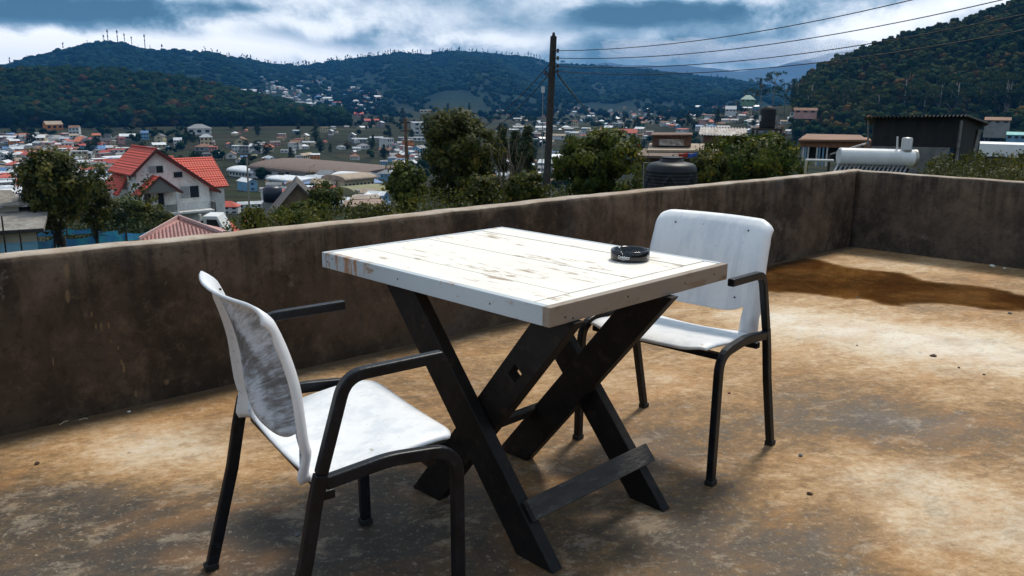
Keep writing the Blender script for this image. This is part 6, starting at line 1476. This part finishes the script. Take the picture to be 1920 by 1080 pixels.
    t = thing('slatted_hut', 'brown slatted timber hut with ridged roof right of the rusty-framed hut', 'shed', (p.x, p.y, g), rz)
    for i in range(8): m = MB(); m.box((x(1352), 0, zb(255 + i * 3.1)), (x(1384) - x(1318), .08, 2.0 * k)); m.build('slat', mat('slat_brown', (.22, .12, .08), rough=.9) if i == 0 else bpy.data.materials['slat_brown'], t)
    m = MB(); m.box((x(1352), 1.2, zb(268)), (x(1382) - x(1320), 2.2, zb(253) - zb(281))); m.build('inner_wall', DARKWIN, t)
    m = MB(); corr(m, (x(1312), -.5, zb(252)), (x(1394) - x(1312), 0, -.05), (0, 3, .35), 16, .04); m.build('roof', pale, t)
    m = MB(); m.slab([(x(1310), -1.8, zb(281)), (x(1372), -1.8, zb(280)), (x(1372), .2, zb(274)), (x(1330), .2, zb(274))], .1); m.build('front_roof', RF['grey'], t)
    m = MB(); m.box((x(1348), .8, zb(283) / 2), (x(1384) - x(1316), 3, zb(283))); m.build('lower_wall', WH['brown'], t)
    # coloured things drying on a line
    r = 38; cols = [('red', (.5, .05, .03)), ('blue', (.04, .12, .50)), ('blue', (.06, .20, .6)), ('orange', (.6, .2, .04)), ('red', (.45, .06, .04))]
    for i, (nm, c) in enumerate(cols):
        px = 1272 + i * 18; q = at(px, 296, r); t = thing('tarpaulin', ['red cloth at the left end of the row of cloths behind the water tank', 'deep blue cloth next to the leftmost red one behind the water tank', 'lighter blue cloth in the middle of the row behind the water tank', 'orange cloth right of the lighter blue one behind the bush', 'red cloth at the right end of the row of cloths behind the bush'][i], 'cloth', q, 0, 'row of coloured cloths behind the water tank')
        m = MB(); vs = []
        for u in range(7):
            for v in range(4): vs.append((u * .075, .05 * math.sin(u * 1.7 + i), .02 + v * .06 - .02 * math.sin(u)))
        m.add(vs, [(u * 4 + v, u * 4 + 4 + v, u * 4 + 5 + v, u * 4 + 1 + v) for u in range(6) for v in range(3)]); o = m.build('cloth', mat('cloth_%s_dye' % nm, c, rough=.9), t, smooth=True); md = o.modifiers.new('s', 'SOLIDIFY'); md.thickness = .01
    P0, P1 = at(1262, 290, r), at(1372, 289, r); t = thing('clothes_line', 'thin clothes line behind the black water tank', 'line', P0); m = MB(); m.tube([P0, P1], .012, 5); m.build('line', CAB, t, world=True)
    for q in (P0, P1): m = MB(); m.tube([(q.x, q.y, gz(q.x, q.y) - .2), q], .03, 6); m.build('post', BARKD, t, world=True)
right_bits()

# ------------------------------------------------------------------ small things on the terrace
def drain():
    p = flat(1569, 464); t = thing('drain_outlet', 'small black drain outlet with white rim at the foot of the wall corner', 'drain', (p.x, p.y, .0)); nrm = in1
    m = MB(); c = p + Vector((0, 0, .045)); m.tube([c - nrm * .02, c + nrm * .035], .035, 18); m.build('pipe', M['rubber'], t, world=True)
    m = MB(); c2 = c + Vector((0, 0, .036)); m.box(c2 + nrm * .01, (.05, .04, .012), rz=math.atan2(E1.y, E1.x)); m.build('rim', WH['white'], t, world=True)
drain()
def pebble(px, py, s, c, label, flatk=.45, name='pebble', cat='pebble'):
    p = flat(px, py); rng = np.random.default_rng(int(px * 7 + py)); m = MB(); import bmesh
    bm = bmesh.new(); bmesh.ops.create_icosphere(bm, subdivisions=2, radius=1)
    for v in bm.verts: v.co = v.co * (1 + .22 * rng.normal() * .6)
    vs = [(v.co.x * s, v.co.y * s * .75, v.co.z * s * flatk + s * flatk * .8) for v in bm.verts]; m.add(vs, [tuple(v.index for v in f.verts) for f in bm.faces]); bm.free()
    o = m.build(name, c, None, smooth=False); o.location = (p.x, p.y, .0); o.rotation_euler.z = rng.uniform(0, 6); tag(o, label, cat)
dk = mat('debris_dark', (.06, .03, .02), rough=.9); gy = mat('debris_grey', (.10, .10, .10), rough=.8); wt_ = mat('debris_white', (.7, .68, .62), rough=.8); rd = mat('debris_red', (.16, .02, .015), rough=.7)
pebble(1750, 668, .018, dk, 'flat dark brown chip on the pale floor right of the far chair', .3)
pebble(1501, 855, .010, gy, 'small grey stone on the floor right of the far chair legs')
pebble(1367, 738, .008, rd, 'tiny dark red crumb beside the front leg of the far chair')
pebble(1607, 648, .006, dk, 'tiny dark crumb on the pale floor near the backrest of the far chair')
pebble(1798, 690, .007, dk, 'tiny dark crumb right of the flat brown chip')
pebble(1845, 703, .007, dk, 'tiny dark crumb nearest the right edge of the floor')
pebble(242, 773, .007, wt_, 'tiny white chip on the floor by the long wall')
pebble(1518, 927, .010, dk, 'small brown stone on the floor at lower right')
pebble(1608, 559, .010, gy, 'grey stone at the near edge of the puddle')
pebble(1893, 588, .013, gy, 'dark stone at the right end of the puddle')
pebble(1860, 500, .022, wt_, 'crumbled white lump at the foot of the right wall', .4)
pebble(1883, 504, .014, wt_, 'smaller white lump at the foot of the right wall', .4)
pebble(558, 1003, .012, gy, 'grey chip on the floor between the legs of the near chair', .25)
pebble(70, 870, .010, dk, 'brown crumb on the floor at far left')
def straw(px, py, px2, py2, label):
    a, b = flat(px, py), flat(px2, py2); t = MB(); mid = (a + b) / 2 + Vector((0, .004, .006)); t.tube([a + Vector((0, 0, .003)), mid, b + Vector((0, 0, .003))], .0018, 5); o = t.build('straw', mat('dry_straw', (.5, .42, .28), rough=.8)); tag(o, label, 'straw')
straw(112, 798, 128, 790, 'left dry straw lying at the foot of the long wall'); straw(148, 789, 165, 786, 'right dry straw lying at the foot of the long wall')
